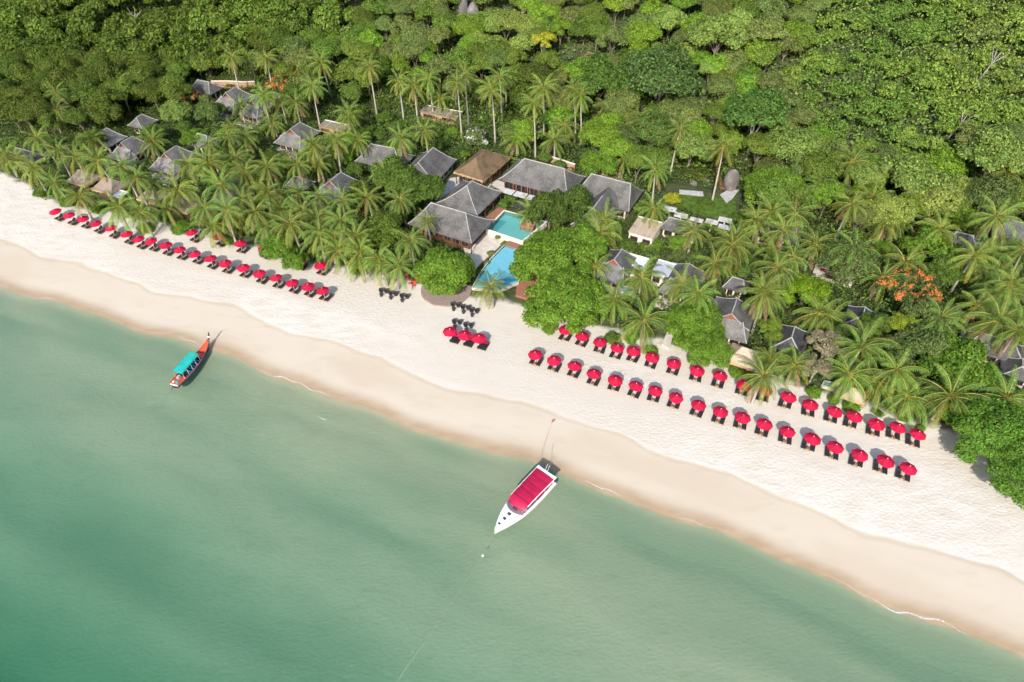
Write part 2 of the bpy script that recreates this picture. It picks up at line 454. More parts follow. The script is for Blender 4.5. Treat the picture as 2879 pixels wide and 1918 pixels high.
# ------------------------------------------------------------------ mesh helpers
class MB:
    def __init__(self):
        self.v = []; self.f = []; self.m = []
    def quadface(self, pts, mat=0):
        n = len(self.v); self.v += [tuple(p) for p in pts]
        self.f.append(tuple(range(n, n + len(pts)))); self.m.append(mat); return self
    def box(self, c, s, rz=0.0, mat=0, taper=1.0):
        n = len(self.v); co, si = math.cos(rz), math.sin(rz)
        for k in (-1, 1):
            tp = taper if k > 0 else 1.0
            for (a, b_) in ((-1, -1), (1, -1), (1, 1), (-1, 1)):
                x = a * s[0] / 2 * tp; y = b_ * s[1] / 2 * tp
                self.v.append((c[0] + x * co - y * si, c[1] + x * si + y * co, c[2] + k * s[2] / 2))
        for q in ((3, 2, 1, 0), (4, 5, 6, 7), (0, 1, 5, 4), (1, 2, 6, 5), (2, 3, 7, 6), (3, 0, 4, 7)):
            self.f.append(tuple(n + i for i in q)); self.m.append(mat)
        return self
    def tube(self, pts, rad, seg=6, mat=0, caps=True):
        pts = [Vector(p) for p in pts]
        n0 = len(self.v)
        for i, p in enumerate(pts):
            r = rad[i] if isinstance(rad, (list, tuple)) else rad
            t = (pts[min(i + 1, len(pts) - 1)] - pts[max(i - 1, 0)])
            t = t.normalized() if t.length > 1e-6 else Vector((0, 0, 1))
            a = t.cross(Vector((0, 1, 0)) if abs(t.y) < 0.9 else Vector((1, 0, 0))).normalized()
            b_ = t.cross(a)
            for k in range(seg):
                an = 2 * math.pi * k / seg
                self.v.append(tuple(p + (a * math.cos(an) + b_ * math.sin(an)) * r))
        for i in range(len(pts) - 1):
            for k in range(seg):
                a = n0 + i * seg + k; b_ = n0 + i * seg + (k + 1) % seg
                self.f.append((a, b_, b_ + seg, a + seg)); self.m.append(mat)
        if caps:
            self.f.append(tuple(n0 + k for k in reversed(range(seg)))); self.m.append(mat)
            e = n0 + (len(pts) - 1) * seg
            self.f.append(tuple(e + k for k in range(seg))); self.m.append(mat)
        return self
    def lathe(self, c, prof, seg=14, mat=0):
        n0 = len(self.v)
        for (r, z) in prof:
            for k in range(seg):
                an = 2 * math.pi * k / seg
                self.v.append((c[0] + r * math.cos(an), c[1] + r * math.sin(an), c[2] + z))
        for i in range(len(prof) - 1):
            for k in range(seg):
                a = n0 + i * seg + k; b_ = n0 + i * seg + (k + 1) % seg
                self.f.append((a, b_, b_ + seg, a + seg)); self.m.append(mat)
        self.f.append(tuple(n0 + (len(prof) - 1) * seg + k for k in range(seg))); self.m.append(mat)
        return self
    def loft(self, rows, mat=0, closed=False):
        n0 = len(self.v); w = len(rows[0])
        for r in rows:
            self.v += [tuple(p) for p in r]
        for i in range(len(rows) - 1):
            for k in range(w if closed else w - 1):
                a = n0 + i * w + k; b_ = n0 + i * w + (k + 1) % w
                self.f.append((a, b_, b_ + w, a + w)); self.m.append(mat)
        return self
    def prism(self, poly, z0, z1, mat=0):
        n0 = len(self.v); n = len(poly)
        self.v += [(p[0], p[1], z0) for p in poly] + [(p[0], p[1], z1) for p in poly]
        self.f.append(tuple(reversed(range(n0, n0 + n)))); self.m.append(mat)
        self.f.append(tuple(range(n0 + n, n0 + 2 * n))); self.m.append(mat)
        for i in range(n):
            j = (i + 1) % n
            self.f.append((n0 + i, n0 + j, n0 + n + j, n0 + n + i)); self.m.append(mat)
        return self
    def mesh(self, name, mats, smooth=False):
        me = bpy.data.meshes.new(name)
        me.from_pydata(self.v, [], self.f)
        for mt in (mats if isinstance(mats, (list, tuple)) else [mats]):
            me.materials.append(MATS[mt])
        if len(me.materials) > 1:
            me.polygons.foreach_set('material_index', self.m)
        if smooth:
            me.polygons.foreach_set('use_smooth', [True] * len(me.polygons))
        me.update()
        return me

def obj(name, me, parent=None, loc=(0, 0, 0), rot=(0, 0, 0), scale=(1, 1, 1)):
    o = bpy.data.objects.new(name, me)
    COL.objects.link(o)
    if parent is not None:
        o.parent = parent
    o.location = loc; o.rotation_euler = rot; o.scale = scale
    return o

def part(name, mb, mats, parent, smooth=False):
    return obj(name, mb.mesh(name, mats, smooth), parent)

def thing(name, label, cat, loc=(0, 0, 0), rz=0.0, group=None):
    o = bpy.data.objects.new(name, None)
    COL.objects.link(o)
    o.empty_display_size = 0.3
    o.location = loc; o.rotation_euler = (0, 0, rz)
    o['label'] = label; o['category'] = cat
    if group:
        o['group'] = group
    return o

def tag(o, label, cat, group=None):
    o['label'] = label; o['category'] = cat
    if group:
        o['group'] = group
    return o

def struct(o):
    o['kind'] = 'structure'; return o

def stuff(o):
    o['kind'] = 'stuff'; return o

def copy_tree(o, parent=None):
    c = o.copy(); COL.objects.link(c); c.parent = parent
    for ch in list(o.children):
        copy_tree(ch, c)
    return c

def ordinal(n):
    w = ['', 'first', 'second', 'third', 'fourth', 'fifth', 'sixth', 'seventh', 'eighth', 'ninth', 'tenth', 'eleventh', 'twelfth']
    if n < len(w):
        return w[n]
    suf = 'th' if 10 <= n % 100 <= 20 else {1: 'st', 2: 'nd', 3: 'rd'}.get(n % 10, 'th')
    return f'{n}{suf}'

def quads_mesh(name, V, mats, midx=None):
    """V: (N,4,3) separate quads, fast"""
    n = len(V)
    me = bpy.data.meshes.new(name)
    me.vertices.add(4 * n); me.loops.add(4 * n); me.polygons.add(n)
    me.vertices.foreach_set('co', np.ascontiguousarray(V, dtype=np.float32).ravel())
    me.loops.foreach_set('vertex_index', np.arange(4 * n, dtype=np.int32))
    me.polygons.foreach_set('loop_start', np.arange(0, 4 * n, 4, dtype=np.int32))
    me.polygons.foreach_set('loop_total', np.full(n, 4, dtype=np.int32))
    for mt in mats:
        me.materials.append(MATS[mt])
    if midx is not None:
        me.polygons.foreach_set('material_index', np.asarray(midx, dtype=np.int32))
    me.update(calc_edges=True)
    return me

def leaf_quads(P, N, size, rng, aspect=0.6, jitter=0.6):
    """rhombic leaves at P facing about N"""
    n = len(P)
    N = N + rng.normal(0, jitter, (n, 3))
    N /= np.linalg.norm(N, axis=1, keepdims=True) + 1e-9
    A = rng.normal(0, 1, (n, 3))
    A -= (A * N).sum(1, keepdims=True) * N
    A /= np.linalg.norm(A, axis=1, keepdims=True) + 1e-9
    B = np.cross(N, A)
    s = np.asarray(size).reshape(-1, 1) * rng.uniform(0.65, 1.35, (n, 1))
    A = A * s * 0.5; B = B * s * 0.5 * aspect
    V = np.stack([P - A, P - B + A * 0.1, P + A, P + B + A * 0.1], 1)
    return V

# ------------------------------------------------------------------ ground sheet and sea
gx = np.concatenate([np.linspace(-700, -190, 18), np.linspace(-180, 180, 241), np.linspace(190, 700, 18)])
gd = np.concatenate([np.linspace(-500, -70, 30), np.linspace(-66, -12, 37), np.linspace(-11, 46, 115), np.linspace(47.5, 240, 110), np.linspace(250, 700, 20)])
GX, GD = np.meshgrid(gx, gd)
GY = GD + sh(GX)
GZ = ground(GX, GY)
nx, ny = len(gx), len(gd)
verts = np.stack([GX, GY, GZ], -1).reshape(-1, 3)
idx = np.arange(nx * ny).reshape(ny, nx)
faces = np.stack([idx[:-1, :-1], idx[:-1, 1:], idx[1:, 1:], idx[1:, :-1]], -1).reshape(-1, 4)
me = bpy.data.meshes.new('ground')
me.from_pydata(verts.tolist(), [], faces.tolist())
me.polygons.foreach_set('use_smooth', [True] * len(me.polygons))
me.materials.append(MATS['ground'])
def fbm(x, y, sc, seed, oct_=3):
    t = 0; am = 0.5; tot = 0
    for o_ in range(oct_):
        t = t + am * vnoise(x, y, sc / 2 ** o_, seed + o_); tot += am; am *= 0.5
    return t / tot
U_ = GX * math.cos(R(24)) - GY * math.sin(R(24)); V_ = GX * math.sin(R(24)) + GY * math.cos(R(24))
WOB = (fbm(GX, GY, 11, 21) - 0.5) * 4.0
TROD = np.clip((GD + WOB - 10.2) / 1.4, 0, 1) * (0.25 + 0.75 * np.clip((fbm(U_ * 0.35, V_, 8, 31) - 0.36) / 0.2, 0, 1)) * 0.9 + 0.06 + 0.55 * np.clip((-GD - 1.5) / 2, 0, 1)
VEG = GD - np.interp(GX, VGX, VGD) + (fbm(GX, GY, 4, 41) - 0.5) * 4.0
for nm, arr in (('shore_d', GD + WOB), ('wet_d', GD + WOB * 0.28), ('veg_d', VEG), ('trodden', TROD),
                ('patch_a', fbm(U_ * 0.35, V_, 12, 51)), ('patch_b', fbm(U_ * 0.35, V_, 5, 61)), ('bars', np.clip(np.interp(GD, [-75, -52, -38, -24, -14, -7, -2], [0.05, 0.25, 0.65, 0.90, 0.66, 0.26, 0.10]) + (fbm(U_ * 0.22, V_, 8, 71, 4) - 0.5) * 1.7, 0, 1))):
    a = me.attributes.new(nm, 'FLOAT', 'POINT'); a.data.foreach_set('value', arr.ravel().astype(np.float32))
struct(obj('ground', me))

sea = MB().box((0, -180, -14.0), (1400, 760, 28.0))
struct(obj('sea', sea.mesh('sea', 'sea_water')))

def foam_strip(segs):
    vs, fs, ed = [], [], []
    for (x0, x1, off, wmax) in segs:
        n = int((x1 - x0) / 0.3)
        base = len(vs)
        for i in range(n + 1):
            x = x0 + (x1 - x0) * i / n
            e = math.sin(math.pi * i / n)
            c = off + 0.25 * math.sin(x * 0.6) + 0.2 * math.sin(x * 1.7 + 1)
            w = wmax * (0.35 + 0.65 * e) * (0.7 + 0.5 * float(vnoise(x, 0, 1.3, 4)))
            for k, q in enumerate((-0.5, 0.0, 0.5)):
                y = float(sh(x)) + c + q * w
                vs.append((x, y, max(gz(x, y), 0.0) + 0.03))
                ed.append((0.12 if k != 1 else 0.55) * (0.5 + 0.6 * e))
        for i in range(n):
            for k in range(2):
                a_ = base + i * 3 + k
                fs.append((a_, a_ + 3, a_ + 4, a_ + 1))
    me = bpy.data.meshes.new('foam')
    me.from_pydata(vs, [], fs)
    a = me.attributes.new('edge', 'FLOAT', 'POINT'); a.data.foreach_set('value', ed)
    me.materials.append(MATS['foam'])
    o = stuff(obj('foam', me))
    return o
foam_strip([(-98, -88, -0.2, 0.5), (-64, -56, -0.2, 0.45), (-49, -26, -0.1, 0.6), (-20, -10, 0.0, 0.25), (10, 18, -0.1, 0.55), (22, 32, 0.2, 0.22), (43, 61, -0.1, 0.8), (-33, -30, -5.2, 0.4)])

# ------------------------------------------------------------------ buildings
EXCL = []            # footprints the shrubbery keeps clear of: (cx, cy, angle, L, W)
ROOFS = []

def roof_profile(v, zr, ze, p=1.3):
    return ze + (zr - ze) * (1 - v) ** p

def strip_cap(mb, pts, w=0.24, t=0.08):
    pts = [Vector(p) for p in pts]
    rows = []
    for i, p in enumerate(pts):
        d = (pts[min(i + 1, len(pts) - 1)] - pts[max(i - 1, 0)])
        s = Vector((-d.y, d.x, 0))
        s = s.normalized() if s.length > 1e-6 else Vector((1, 0, 0))
        rows.append([p - s * w / 2 + Vector((0, 0, -0.05)), p - s * w * 0.3 + Vector((0, 0, t)), p + s * w * 0.3 + Vector((0, 0, t)), p + s * w / 2 + Vector((0, 0, -0.05))])
    mb.loft(rows)

def add_roof(root, L, W, zr, ze, r1, r2, mat='shingle', cap='ridge_cap', thick=0.16, dx=0.0, tint=(1, 1, 1), shag=False):
    n = 6
    mb = MB()
    rows_f, rows_b, rows_l, rows_r = [], [], [], []
    hip = {k: [] for k in ('fl', 'fr', 'bl', 'br')}
    for i in range(n + 1):
        v = i / n
        z = roof_profile(v, zr, ze)
        xl = dx - L / 2 + r1 * (1 - v); xr = dx + L / 2 - r2 * (1 - v); y = W / 2 * v
        fl, fr_, bl, br = (xl, -y, z), (xr, -y, z), (xl, y, z), (xr, y, z)
        m_ = 8
        rows_f.append([(xl + (xr - xl) * k / m_, -y, z) for k in range(m_ + 1)])
        rows_b.append([(xl + (xr - xl) * k / m_, y, z) for k in range(m_ + 1)])
        rows_l.append([(xl, y - 2 * y * k / m_, z) for k in range(m_ + 1)])
        rows_r.append([(xr, -y + 2 * y * k / m_, z) for k in range(m_ + 1)])
        for k, p in zip(('fl', 'fr', 'bl', 'br'), (fl, fr_, bl, br)):
            hip[k].append(p)
    mb.loft(rows_f[::-1]); mb.loft([r[::-1] for r in rows_b][::-1])
    if r1 > 0: mb.loft(rows_l[::-1])
    if r2 > 0: mb.loft(rows_r[::-1])
    # eaves board and soffit
    per = [(dx - L / 2, -W / 2), (dx + L / 2, -W / 2), (dx + L / 2, W / 2), (dx - L / 2, W / 2)]
    for i in range(4):
        p, q = per[i], per[(i + 1) % 4]
        mb.quadface([(*p, ze - thick), (*q, ze - thick), (*q, ze), (*p, ze)])
    mb.quadface([(*p, ze - thick) for p in reversed(per)])
    ro = part('roof', mb, mat, root)
    ro.color = (*tint, 1)
    if cap:
        cb = MB(); strip_cap(cb, [(dx - L / 2 + r1 - 0.1, 0, zr), (dx + L / 2 - r2 + 0.1, 0, zr)])
        part('ridge_cap', cb, cap, ro)
        for k in hip:
            if (k[1] == 'l' and r1 > 0) or (k[1] == 'r' and r2 > 0) or True:
                gable = (k[1] == 'l' and r1 == 0) or (k[1] == 'r' and r2 == 0)
                cb = MB(); strip_cap(cb, hip[k], 0.16 if gable else 0.20)
                part('verge_board' if gable else 'hip_cap', cb, cap, ro)
    if shag:
        # straw fringe along the eaves
        eb = MB()
        for i in range(4):
            p, q = Vector((*per[i], 0)), Vector((*per[(i + 1) % 4], 0))
            nseg = max(3, int((q - p).length / 0.3))
            out = Vector(((q - p).y, -(q - p).x, 0)).normalized()
            for k in range(nseg):
                a_ = p.lerp(q, k / nseg); b_ = p.lerp(q, (k + 1) / nseg)
                dz = -0.34 - 0.22 * random.random(); o_ = out * (0.05 + 0.12 * random.random())
                eb.quadface([a_ + o_ + Vector((0, 0, ze + dz)), b_ + o_ + Vector((0, 0, ze + dz)), b_ + out * 0.06 + Vector((0, 0, ze + 0.05)), a_ + out * 0.06 + Vector((0, 0, ze + 0.05))])
        part('straw_fringe', eb, 'thatch_edge', ro)
    for s, r in ((-1, r1), (1, r2)):
        if r == 0:
            x = dx + s * (L / 2 - 0.45)
            gb = MB()
            pts = []
            for i in range(n + 1):
                v = i / n; pts.append((v * W / 2, roof_profile(v, zr, ze) - 0.08))
            poly = [(-y, z) for (y, z) in reversed(pts)] + [(y, z) for (y, z) in pts[1:]]
            f = [(x, y, z) for (y, z) in poly]
            gb.quadface(f if s < 0 else f[::-1])
            part('gable', gb, 'red_wood', root)
    return ro

def add_window(root, x, y, z, w, h, rz, frame='red_wood'):
    mb = MB()
    t = 0.09
    c, s_ = math.cos(rz), math.sin(rz)
    def at(lx, lz, sx, sz, dep=0.09):
        mb.box((x + lx * c, y + lx * s_, z + lz), (sx, dep, sz), rz)
    at(-w / 2, 0, t, h); at(w / 2, 0, t, h); at(0, h / 2, w + t, t); at(0, -h / 2, w + t, t, 0.16); at(0, 0, 0.05, h)
    fr_ = part('window', mb, frame, root)
    pb = MB().box((x, y, z), (w - t, 0.03, h - t), rz)
    part('pane', pb, 'window_glass', fr_)

def add_walls(root, L, W, ze, inset=0.9, mat='plaster', dx=0.0, win=True, band=None):
    l, w = L - 2 * inset, W - 2 * inset
    part('wall', MB().box((dx, 0, (ze - 0.2) / 2 - 0.6), (l, w, ze - 0.2 + 1.2)), mat, root)
    if not win:
        return
    h = min(1.7, ze - 1.1)
    for s in (-1, 1):
        k = max(2, int(l / 2.1))
        for i in range(k):
            add_window(root, dx - l / 2 + l * (i + 0.5) / k, s * (w / 2 + 0.02), ze * 0.5, l / k * 0.72, h, 0)
        k = max(2, int(w / 2.1))
        for i in range(k):
            add_window(root, dx + s * (l / 2 + 0.02), -w / 2 + w * (i + 0.5) / k, ze * 0.5, w / k * 0.72, h, R(90))

def add_posts(root, L, W, ze, inset=0.35, n=4, mat='dark_wood', dx=0.0):
    for s in (-1, 1):
        for i in range(n):
            x = dx - L / 2 + inset + (L - 2 * inset) * i / (n - 1)
            part('post', MB().box((x, s * (W / 2 - inset), (ze - 0.2) / 2), (0.16, 0.16, ze - 0.2)), mat, root)

def building(label, x, y, ang, L, W, zr, ze, r1, r2, mat='shingle', walls='plaster', name='house', cat='house', inset=0.9, tint=(1, 1, 1), cap='ridge_cap', posts=0, win=True, shag=False, gzv=None):
    z = gz(x, y) if gzv is None else gzv
    root = thing(name, label, cat, (x, y, z), R(ang))
    add_roof(root, L, W, zr, ze, r1, r2, mat, cap, tint=tint, shag=shag, thick=0.3 if shag else 0.16)
    if walls:
        add_walls(root, L, W, ze, inset, walls, win=win)
    if posts:
        add_posts(root, L, W, ze, n=posts)
    EXCL.append((x, y, R(ang), L + 0.6, W + 0.6))
    ROOFS.append((x, y, max(L, W) / 2))
    return root

# main restaurant and spa buildings
building('long dark grey hipped roof of the beach restaurant with a palm shadow on it', -13.0, 122.0, -27, 15.6, 9.6, 6.4, 3.0, 3.2, 4.0, name='restaurant', cat='building', inset=1.4, posts=5, walls='dark_wood')
building('nearly square dark grey hipped roof behind the beach restaurant', -9.3, 131.5, 61, 11.0, 10.4, 6.4, 2.9, 4.4, 4.4, name='restaurant', cat='building', inset=1.2, posts=4, walls='dark_wood')
building('brown thatched pavilion with straw edges behind the dark square roof', -7.0, 144.6, 60, 12.2, 8.0, 6.6, 3.4, 3.4, 4.4, mat='thatch', walls='dark_wood', name='thatched_pavilion', cat='pavilion', cap=None, inset=0.8, posts=4, shag=True)
bB = building('large dark roof with pale ridges over a wooden window front, right of the thatched pavilion', 6.9, 137.8, -27, 17.2, 10.2, 7.6, 3.9, 4.0, 3.4, name='lobby', cat='building', inset=1.1, walls='plaster', win=False)
for i in range(7):                                  # the open wooden front
    add_window(bB, -6.4 + i * 2.1, -4.12, 2.4, 1.95, 2.3, 0)
part('balcony_rail', MB().box((0, -4.45, 1.1), (15, 0.08, 0.9)), 'red_wood', bB)
for i in range(6):
    part('post', MB().box((-7.2 + i * 2.9, -4.7, 1.85), (0.2, 0.2, 3.7)), 'red_wood', bB)
for i in range(3):
    part('awning', MB().box((-5.6 + i * 3.2, -6.2, 2.2), (2.9, 2.0, 0.08)), 'grey_slab', bB)
bC = building('dark grey roof with a hipped front wing right of the upper pool', 21.4, 133.0, -27, 13.6, 9.8, 6.6, 2.8, 2.6, 1.8, name='spa_house', cat='building', inset=1.0)
lw = Vector((18.4, 124.6, 0)) - Vector((21.4, 133.0, 0)); lw.rotate(Euler((0, 0, R(27))))
# front wing: its own roof as a child of the spa house
def wing_roof():
    L, W, zr, ze, r1 = 12.5, 7.4, 6.3, 2.8, 3.2
    n = 6; mb = MB(); F, B_, Lf = [], [], []; hf, hb = [], []
    for i in range(n + 1):
        v = i / n; z = roof_profile(v, zr, ze) + 0.03; xl = -L / 2 + r1 * (1 - v); y = W / 2 * v
        F.append([(xl + (L / 2 - xl) * k / 6, -y, z) for k in range(7)]); B_.append([(xl + (L / 2 - xl) * k / 6, y, z) for k in range(7)])
        Lf.append([(xl, y - 2 * y * k / 6, z) for k in range(7)]); hf.append((xl, -y, z)); hb.append((xl, y, z))
    mb.loft(F[::-1]); mb.loft([r[::-1] for r in B_][::-1]); mb.loft(Lf[::-1])
    me = mb.mesh('wing_roof', 'shingle')
    return me, [[(-L / 2 + r1, 0, zr), (2.0, 0, zr)], hf, hb]
me, caps = wing_roof()
wing = obj('wing_roof', me, bC, (lw.x, lw.y, 0), (0, 0, R(90)))
wing.color = (1, 1, 1, 1)
for c_ in caps:
    cb = MB(); strip_cap(cb, c_); part('ridge_cap', cb, 'ridge_cap', wing)
part('wing_wall', MB().box((0.5, 0, 0.9), (9.5, 5.4, 3.6)), 'red_wood', wing)
EXCL.append((18.4, 124.6, R(63), 13, 8))
building('dark steep roof left of the thatched pavilion with its ridge towards the sea', -19.7, 144.9, 68, 11.2, 9.4, 6.2, 2.6, 1.0, 2.6, name='kitchen_house', cat='building')
building('dark grey hipped roof among palms, left of the steep dark roof', -30.6, 149.0, -20, 12.4, 7.6, 5.8, 2.6, 2.8, 3.2, name='service_house', cat='building')

# villas with gabled front and a skirt roof facing the sea
def villa(label, gx_, gy_, ang=63, L=7.0, W=7.6, zr=5.4, ze=2.7, tint=(1, 1, 1), back=2.4, skirt=3.0, group='grey roofed beach villas'):
    """gx_, gy_: pixel of the gable peak"""
    p = place(gx_, gy_, zr)
    d = Vector((math.cos(R(ang)), math.sin(R(ang)), 0))
    c = p + d * (L / 2)
    z = gz(c.x, c.y)
    root = thing('villa', label, 'villa', (c.x, c.y, z), R(ang), group)
    ro = add_roof(root, L, W, zr, ze, 0, back, tint=tint)
    x0 = -L / 2 + 0.25
    zt, zb = ze + 1.25, ze - 0.75
    tw, bw = W * 0.30, W * 0.52
    mb = MB()
    n = 5
    rows = []; left = []; right = []
    for i in range(n + 1):
        v = i / n
        z_ = zb + (zt - zb) * (1 - v) ** 1.25
        hw = tw + (bw - tw) * v; x = x0 - skirt * v
        rows.append([(x, -hw + 2 * hw * k / 6, z_) for k in range(7)])
        left.append((x, -hw, z_)); right.append((x, hw, z_))
    mb.loft(rows)
    # returns at both sides
    mb.loft([[l_, (x0, l_[1], l_[2])] for l_ in left]); mb.loft([[(x0, r_[1], r_[2]), r_] for r_ in right])
    sk = part('skirt_roof', mb, 'shingle', root); sk.color = (*[min(1.6, t * 1.35) for t in tint], 1)
    for ln in (left, right):
        cb = MB(); strip_cap(cb, ln, 0.2); part('hip_cap', cb, 'ridge_cap', sk)
    add_walls(root, L, W, ze, 0.7, 'plaster')
    part('porch_wall', MB().box((x0 - skirt * 0.35, 0, (zb - 0.1) / 2 - 0.5), (skirt * 0.7, W * 0.72, zb - 0.1 + 1.0)), 'plaster', root)
    for i in range(3):
        add_window(root, x0 - skirt * 0.7 - 0.03, -W * 0.24 + i * W * 0.24, zb * 0.55, W * 0.2, 1.3, R(90))
    tb = MB().box((x0 - skirt - 0.4, 0, 0.12), (3.2, W * 0.95, 0.5))
    part('terrace', tb, 'paving', root)
    rb = MB()
    xr = x0 - skirt - 1.9
    for k in range(9):
        rb.box((xr, -W * 0.45 + W * 0.9 * k / 8, 0.75), (0.05, 0.05, 0.8))
    rb.box((xr, 0, 1.15), (0.08, W * 0.92, 0.08))
    part('railing', rb, 'dark_wood', root)
    EXCL.append((c.x - d.x * 1.5, c.y - d.y * 1.5, R(ang), L + 3.6, W + 0.4))
    ROOFS.append((c.x, c.y, L / 2))
    return root

villa('grey gabled villa behind the round green tree beside the right umbrellas', 2057, 883, 65)
villa('dark villa with a white flat annexe right of the big pool tree', 1727, 730, 60, 6.2, 6.6, tint=(0.85, 0.88, 0.95))
villa('villa with open wooden front and terrace between palms right of the dark villa', 1920, 775, 63, 6.5, 7.2)
villa('left villa with a pale skirt roof above the first palms of the grove', 461, 433, 68, 6.6, 7.4, tint=(1.2, 1.2, 1.2))
villa('villa roof half hidden by palms above the left umbrellas', 636, 522, 66, 6.4, 6.8)
villa('dark villa roof left of the tree beside the restaurant', 927, 510, 64, 6.6, 7.4, tint=(0.85, 0.88, 0.95))
villa('grey villa with a pale gable deep in the left palm grove', 816, 363, 65, 6.4, 8.0)
villa('villa on the far upper left with pale walls, below the orange flowering tree', 634, 261, 64, 6.4, 7.4, tint=(1.1, 1.1, 1.1))
villa('smaller pale villa right of the far upper left villa', 706, 282, 64, 5.0, 6.0, tint=(1.3, 1.3, 1.3))
villa('villa with two stepped roofs at the upper left of the grove', 340, 402, 66, 6.0, 6.6, tint=(1.15, 1.15, 1.2))

def flat_house(label, px, py, ang, L, W, h, mat='metal_roof', walls='plaster', name='annexe', cat='annexe', group=None):
    p = place(px, py, h)
    root = thing(name, label, cat, p, R(ang), group)
    ro = part('roof', MB().box((0, 0, h), (L, W, 0.16)), mat, root)
    for s in (-1, 1):
        part('roof_seam', MB().box((s * L * 0.22, 0, h + 0.1), (0.12, W, 0.06)), 'grey_slab', ro)
    part('parapet', MB().box((0, W / 2 - 0.1, h + 0.14), (L, 0.2, 0.22)), 'plaster', ro)
    part('wall', MB().box((0, 0, (h - 0.1) / 2 - 0.4), (L - 0.4, W - 0.4, h - 0.1 + 0.8)), walls, root)
    for i in range(2):
        add_window(root, -L / 4 + i * L / 2, -W / 2 + 0.17, h * 0.5, L * 0.3, h * 0.45, 0)
    EXCL.append((p.x, p.y, R(ang), L + 0.5, W + 0.5))
    return root
flat_house('white flat roofed annexe beside the dark villa', 1789, 735, -27, 4.2, 3.6, 2.9, 'white_paint')
flat_house('silver metal roofed annexe left of the villa with the open front', 1873, 757, -27, 4.6, 4.4, 3.0)
flat_house('small flat roof with solar panels at the palm edge by the left umbrellas', 332, 545, -22, 3.6, 2.6, 2.2, 'metal_roof', 'dark_wood')
flat_house('long low building with a pale brown roof behind the back palm row', 1240, 315, -22, 11.0, 4.0, 1.7, 'old_thatch', 'pink_wall', name='low_building', cat='building')
flat_house('low building with a pale brown roof behind the left grove', 940, 354, -24, 8.0, 3.4, 1.7, 'old_thatch', 'pink_wall', name='low_building', cat='building')
flat_house('tan flat roofed court right of the spa house', 1815, 640, -27, 5.4, 6.4, 2.8, 'pale_thatch', 'plaster')

def at_roof(label, px, py, ang, L, W, zr, ze, r1, r2, **kw):
    p = place(px, py, ze)
    kw.setdefault('name', 'villa'); kw.setdefault('cat', 'villa')
    return building(label, p.x, p.y, ang, L, W, zr, ze, r1, r2, **kw)
at_roof('grey hipped roof at the upper left of the grove beside the stepped roofs', 300, 392, 66, 6.5, 7.5, 5.2, 2.7, 0, 2.0, tint=(1.2, 1.2, 1.25))
at_roof('grey roof above the stepped villa roofs at the upper left', 402, 345, 66, 5.6, 5.2, 4.4, 2.4, 1.5, 2.0, tint=(1.1, 1.1, 1.15))
at_roof('uppermost grey roof at the far left edge of the forest', 578, 250, -24, 8.0, 6.0, 5.0, 2.7, 2, 2, tint=(1.1, 1.1, 1.1))
at_roof('pale walled villa roof in the middle of the left grove', 575, 400, -24, 6.0, 5.0, 4.8, 2.7, 1.5, 1.5, tint=(1.2, 1.2, 1.2))
at_roof('low grey roof at the far left edge beside the sand', 78, 440, -22, 9.0, 4.5, 4.2, 2.4, 1.8, 1.8)
at_roof('small grey roof among palms left of the dark villa', 843, 518, -24, 5.5, 5, 4.4, 2.5, 1.5, 1.5)
at_roof('brown thatched roof at the left edge of the grove', 238, 500, -24, 6.0, 5.2, 4.4, 2.3, 2, 2, mat='old_thatch', cap=None, shag=True, name='thatched_hut', cat='hut', walls='dark_wood')
at_roof('brown thatched roof above the solar panels on the left', 312, 522, -24, 6.4, 5.6, 4.4, 2.3, 2, 2, mat='old_thatch', cap=None, shag=True, name='thatched_hut', cat='hut', walls='dark_wood')
at_roof('brown thatched roof right of the solar panels on the left', 432, 550, -24, 5.4, 5, 4.2, 2.3, 2, 2, mat='old_thatch', cap=None, shag=True, name='thatched_hut', cat='hut', walls='dark_wood')
at_roof('brown thatched roof above the back row of the left umbrellas', 520, 573, -24, 6.0, 5.2, 4.2, 2.3, 2, 2, mat='old_thatch', cap=None, shag=True, name='thatched_hut', cat='hut', walls='dark_wood')
at_roof('pale thatched pavilion beside a small pool by the right umbrellas', 2095, 1003, -27, 5.6, 4.8, 4.4, 2.4, 1.8, 1.8, mat='pale_thatch', cap=None, shag=True, name='thatched_pavilion', cat='pavilion', walls='red_wood')
at_roof('small pale thatched shelter behind the back row of the right umbrellas', 2402, 1108, -27, 3.6, 2.8, 3.2, 1.9, 1.2, 1.2, mat='pale_thatch', cap=None, shag=True, name='thatched_shelter', cat='shelter', walls='red_wood', win=False)
at_roof('thatched hut on the forest slope above the palms', 1658, 168, -20, 6.5, 6.0, 5.6, 3.4, 2.6, 2.6, mat='thatch', cap=None, shag=True, name='thatched_hut', cat='hut', walls='dark_wood')
at_roof('small tan thatched roof behind the palm row above the lobby', 1490, 372, -27, 4.0, 3.6, 4.2, 2.8, 1.5, 1.5, mat='pale_thatch', cap=None, shag=True, name='thatched_hut', cat='hut', walls='pink_wall', win=False)
at_roof('dark roof behind the dry grey tree on the right', 2222, 955, 63, 7.0, 5.5, 4.4, 2.5, 2, 2, tint=(0.55, 0.56, 0.6))
at_roof('dark blue grey roof in the trees below the orange flowering tree', 2420, 895, 63, 5.5, 5.0, 4.2, 2.4, 1.5, 1.5, tint=(0.5, 0.52, 0.6))
at_roof('small grey roof between palms in the right grove', 2070, 800, -27, 4.5, 4.0, 4.0, 2.5, 1.2, 1.2)
at_roof('long dark roof below the large palm at the right edge', 2790, 975, -27, 10.0, 5.5, 4.6, 2.4, 2.5, 2.5, tint=(0.7, 0.7, 0.75))
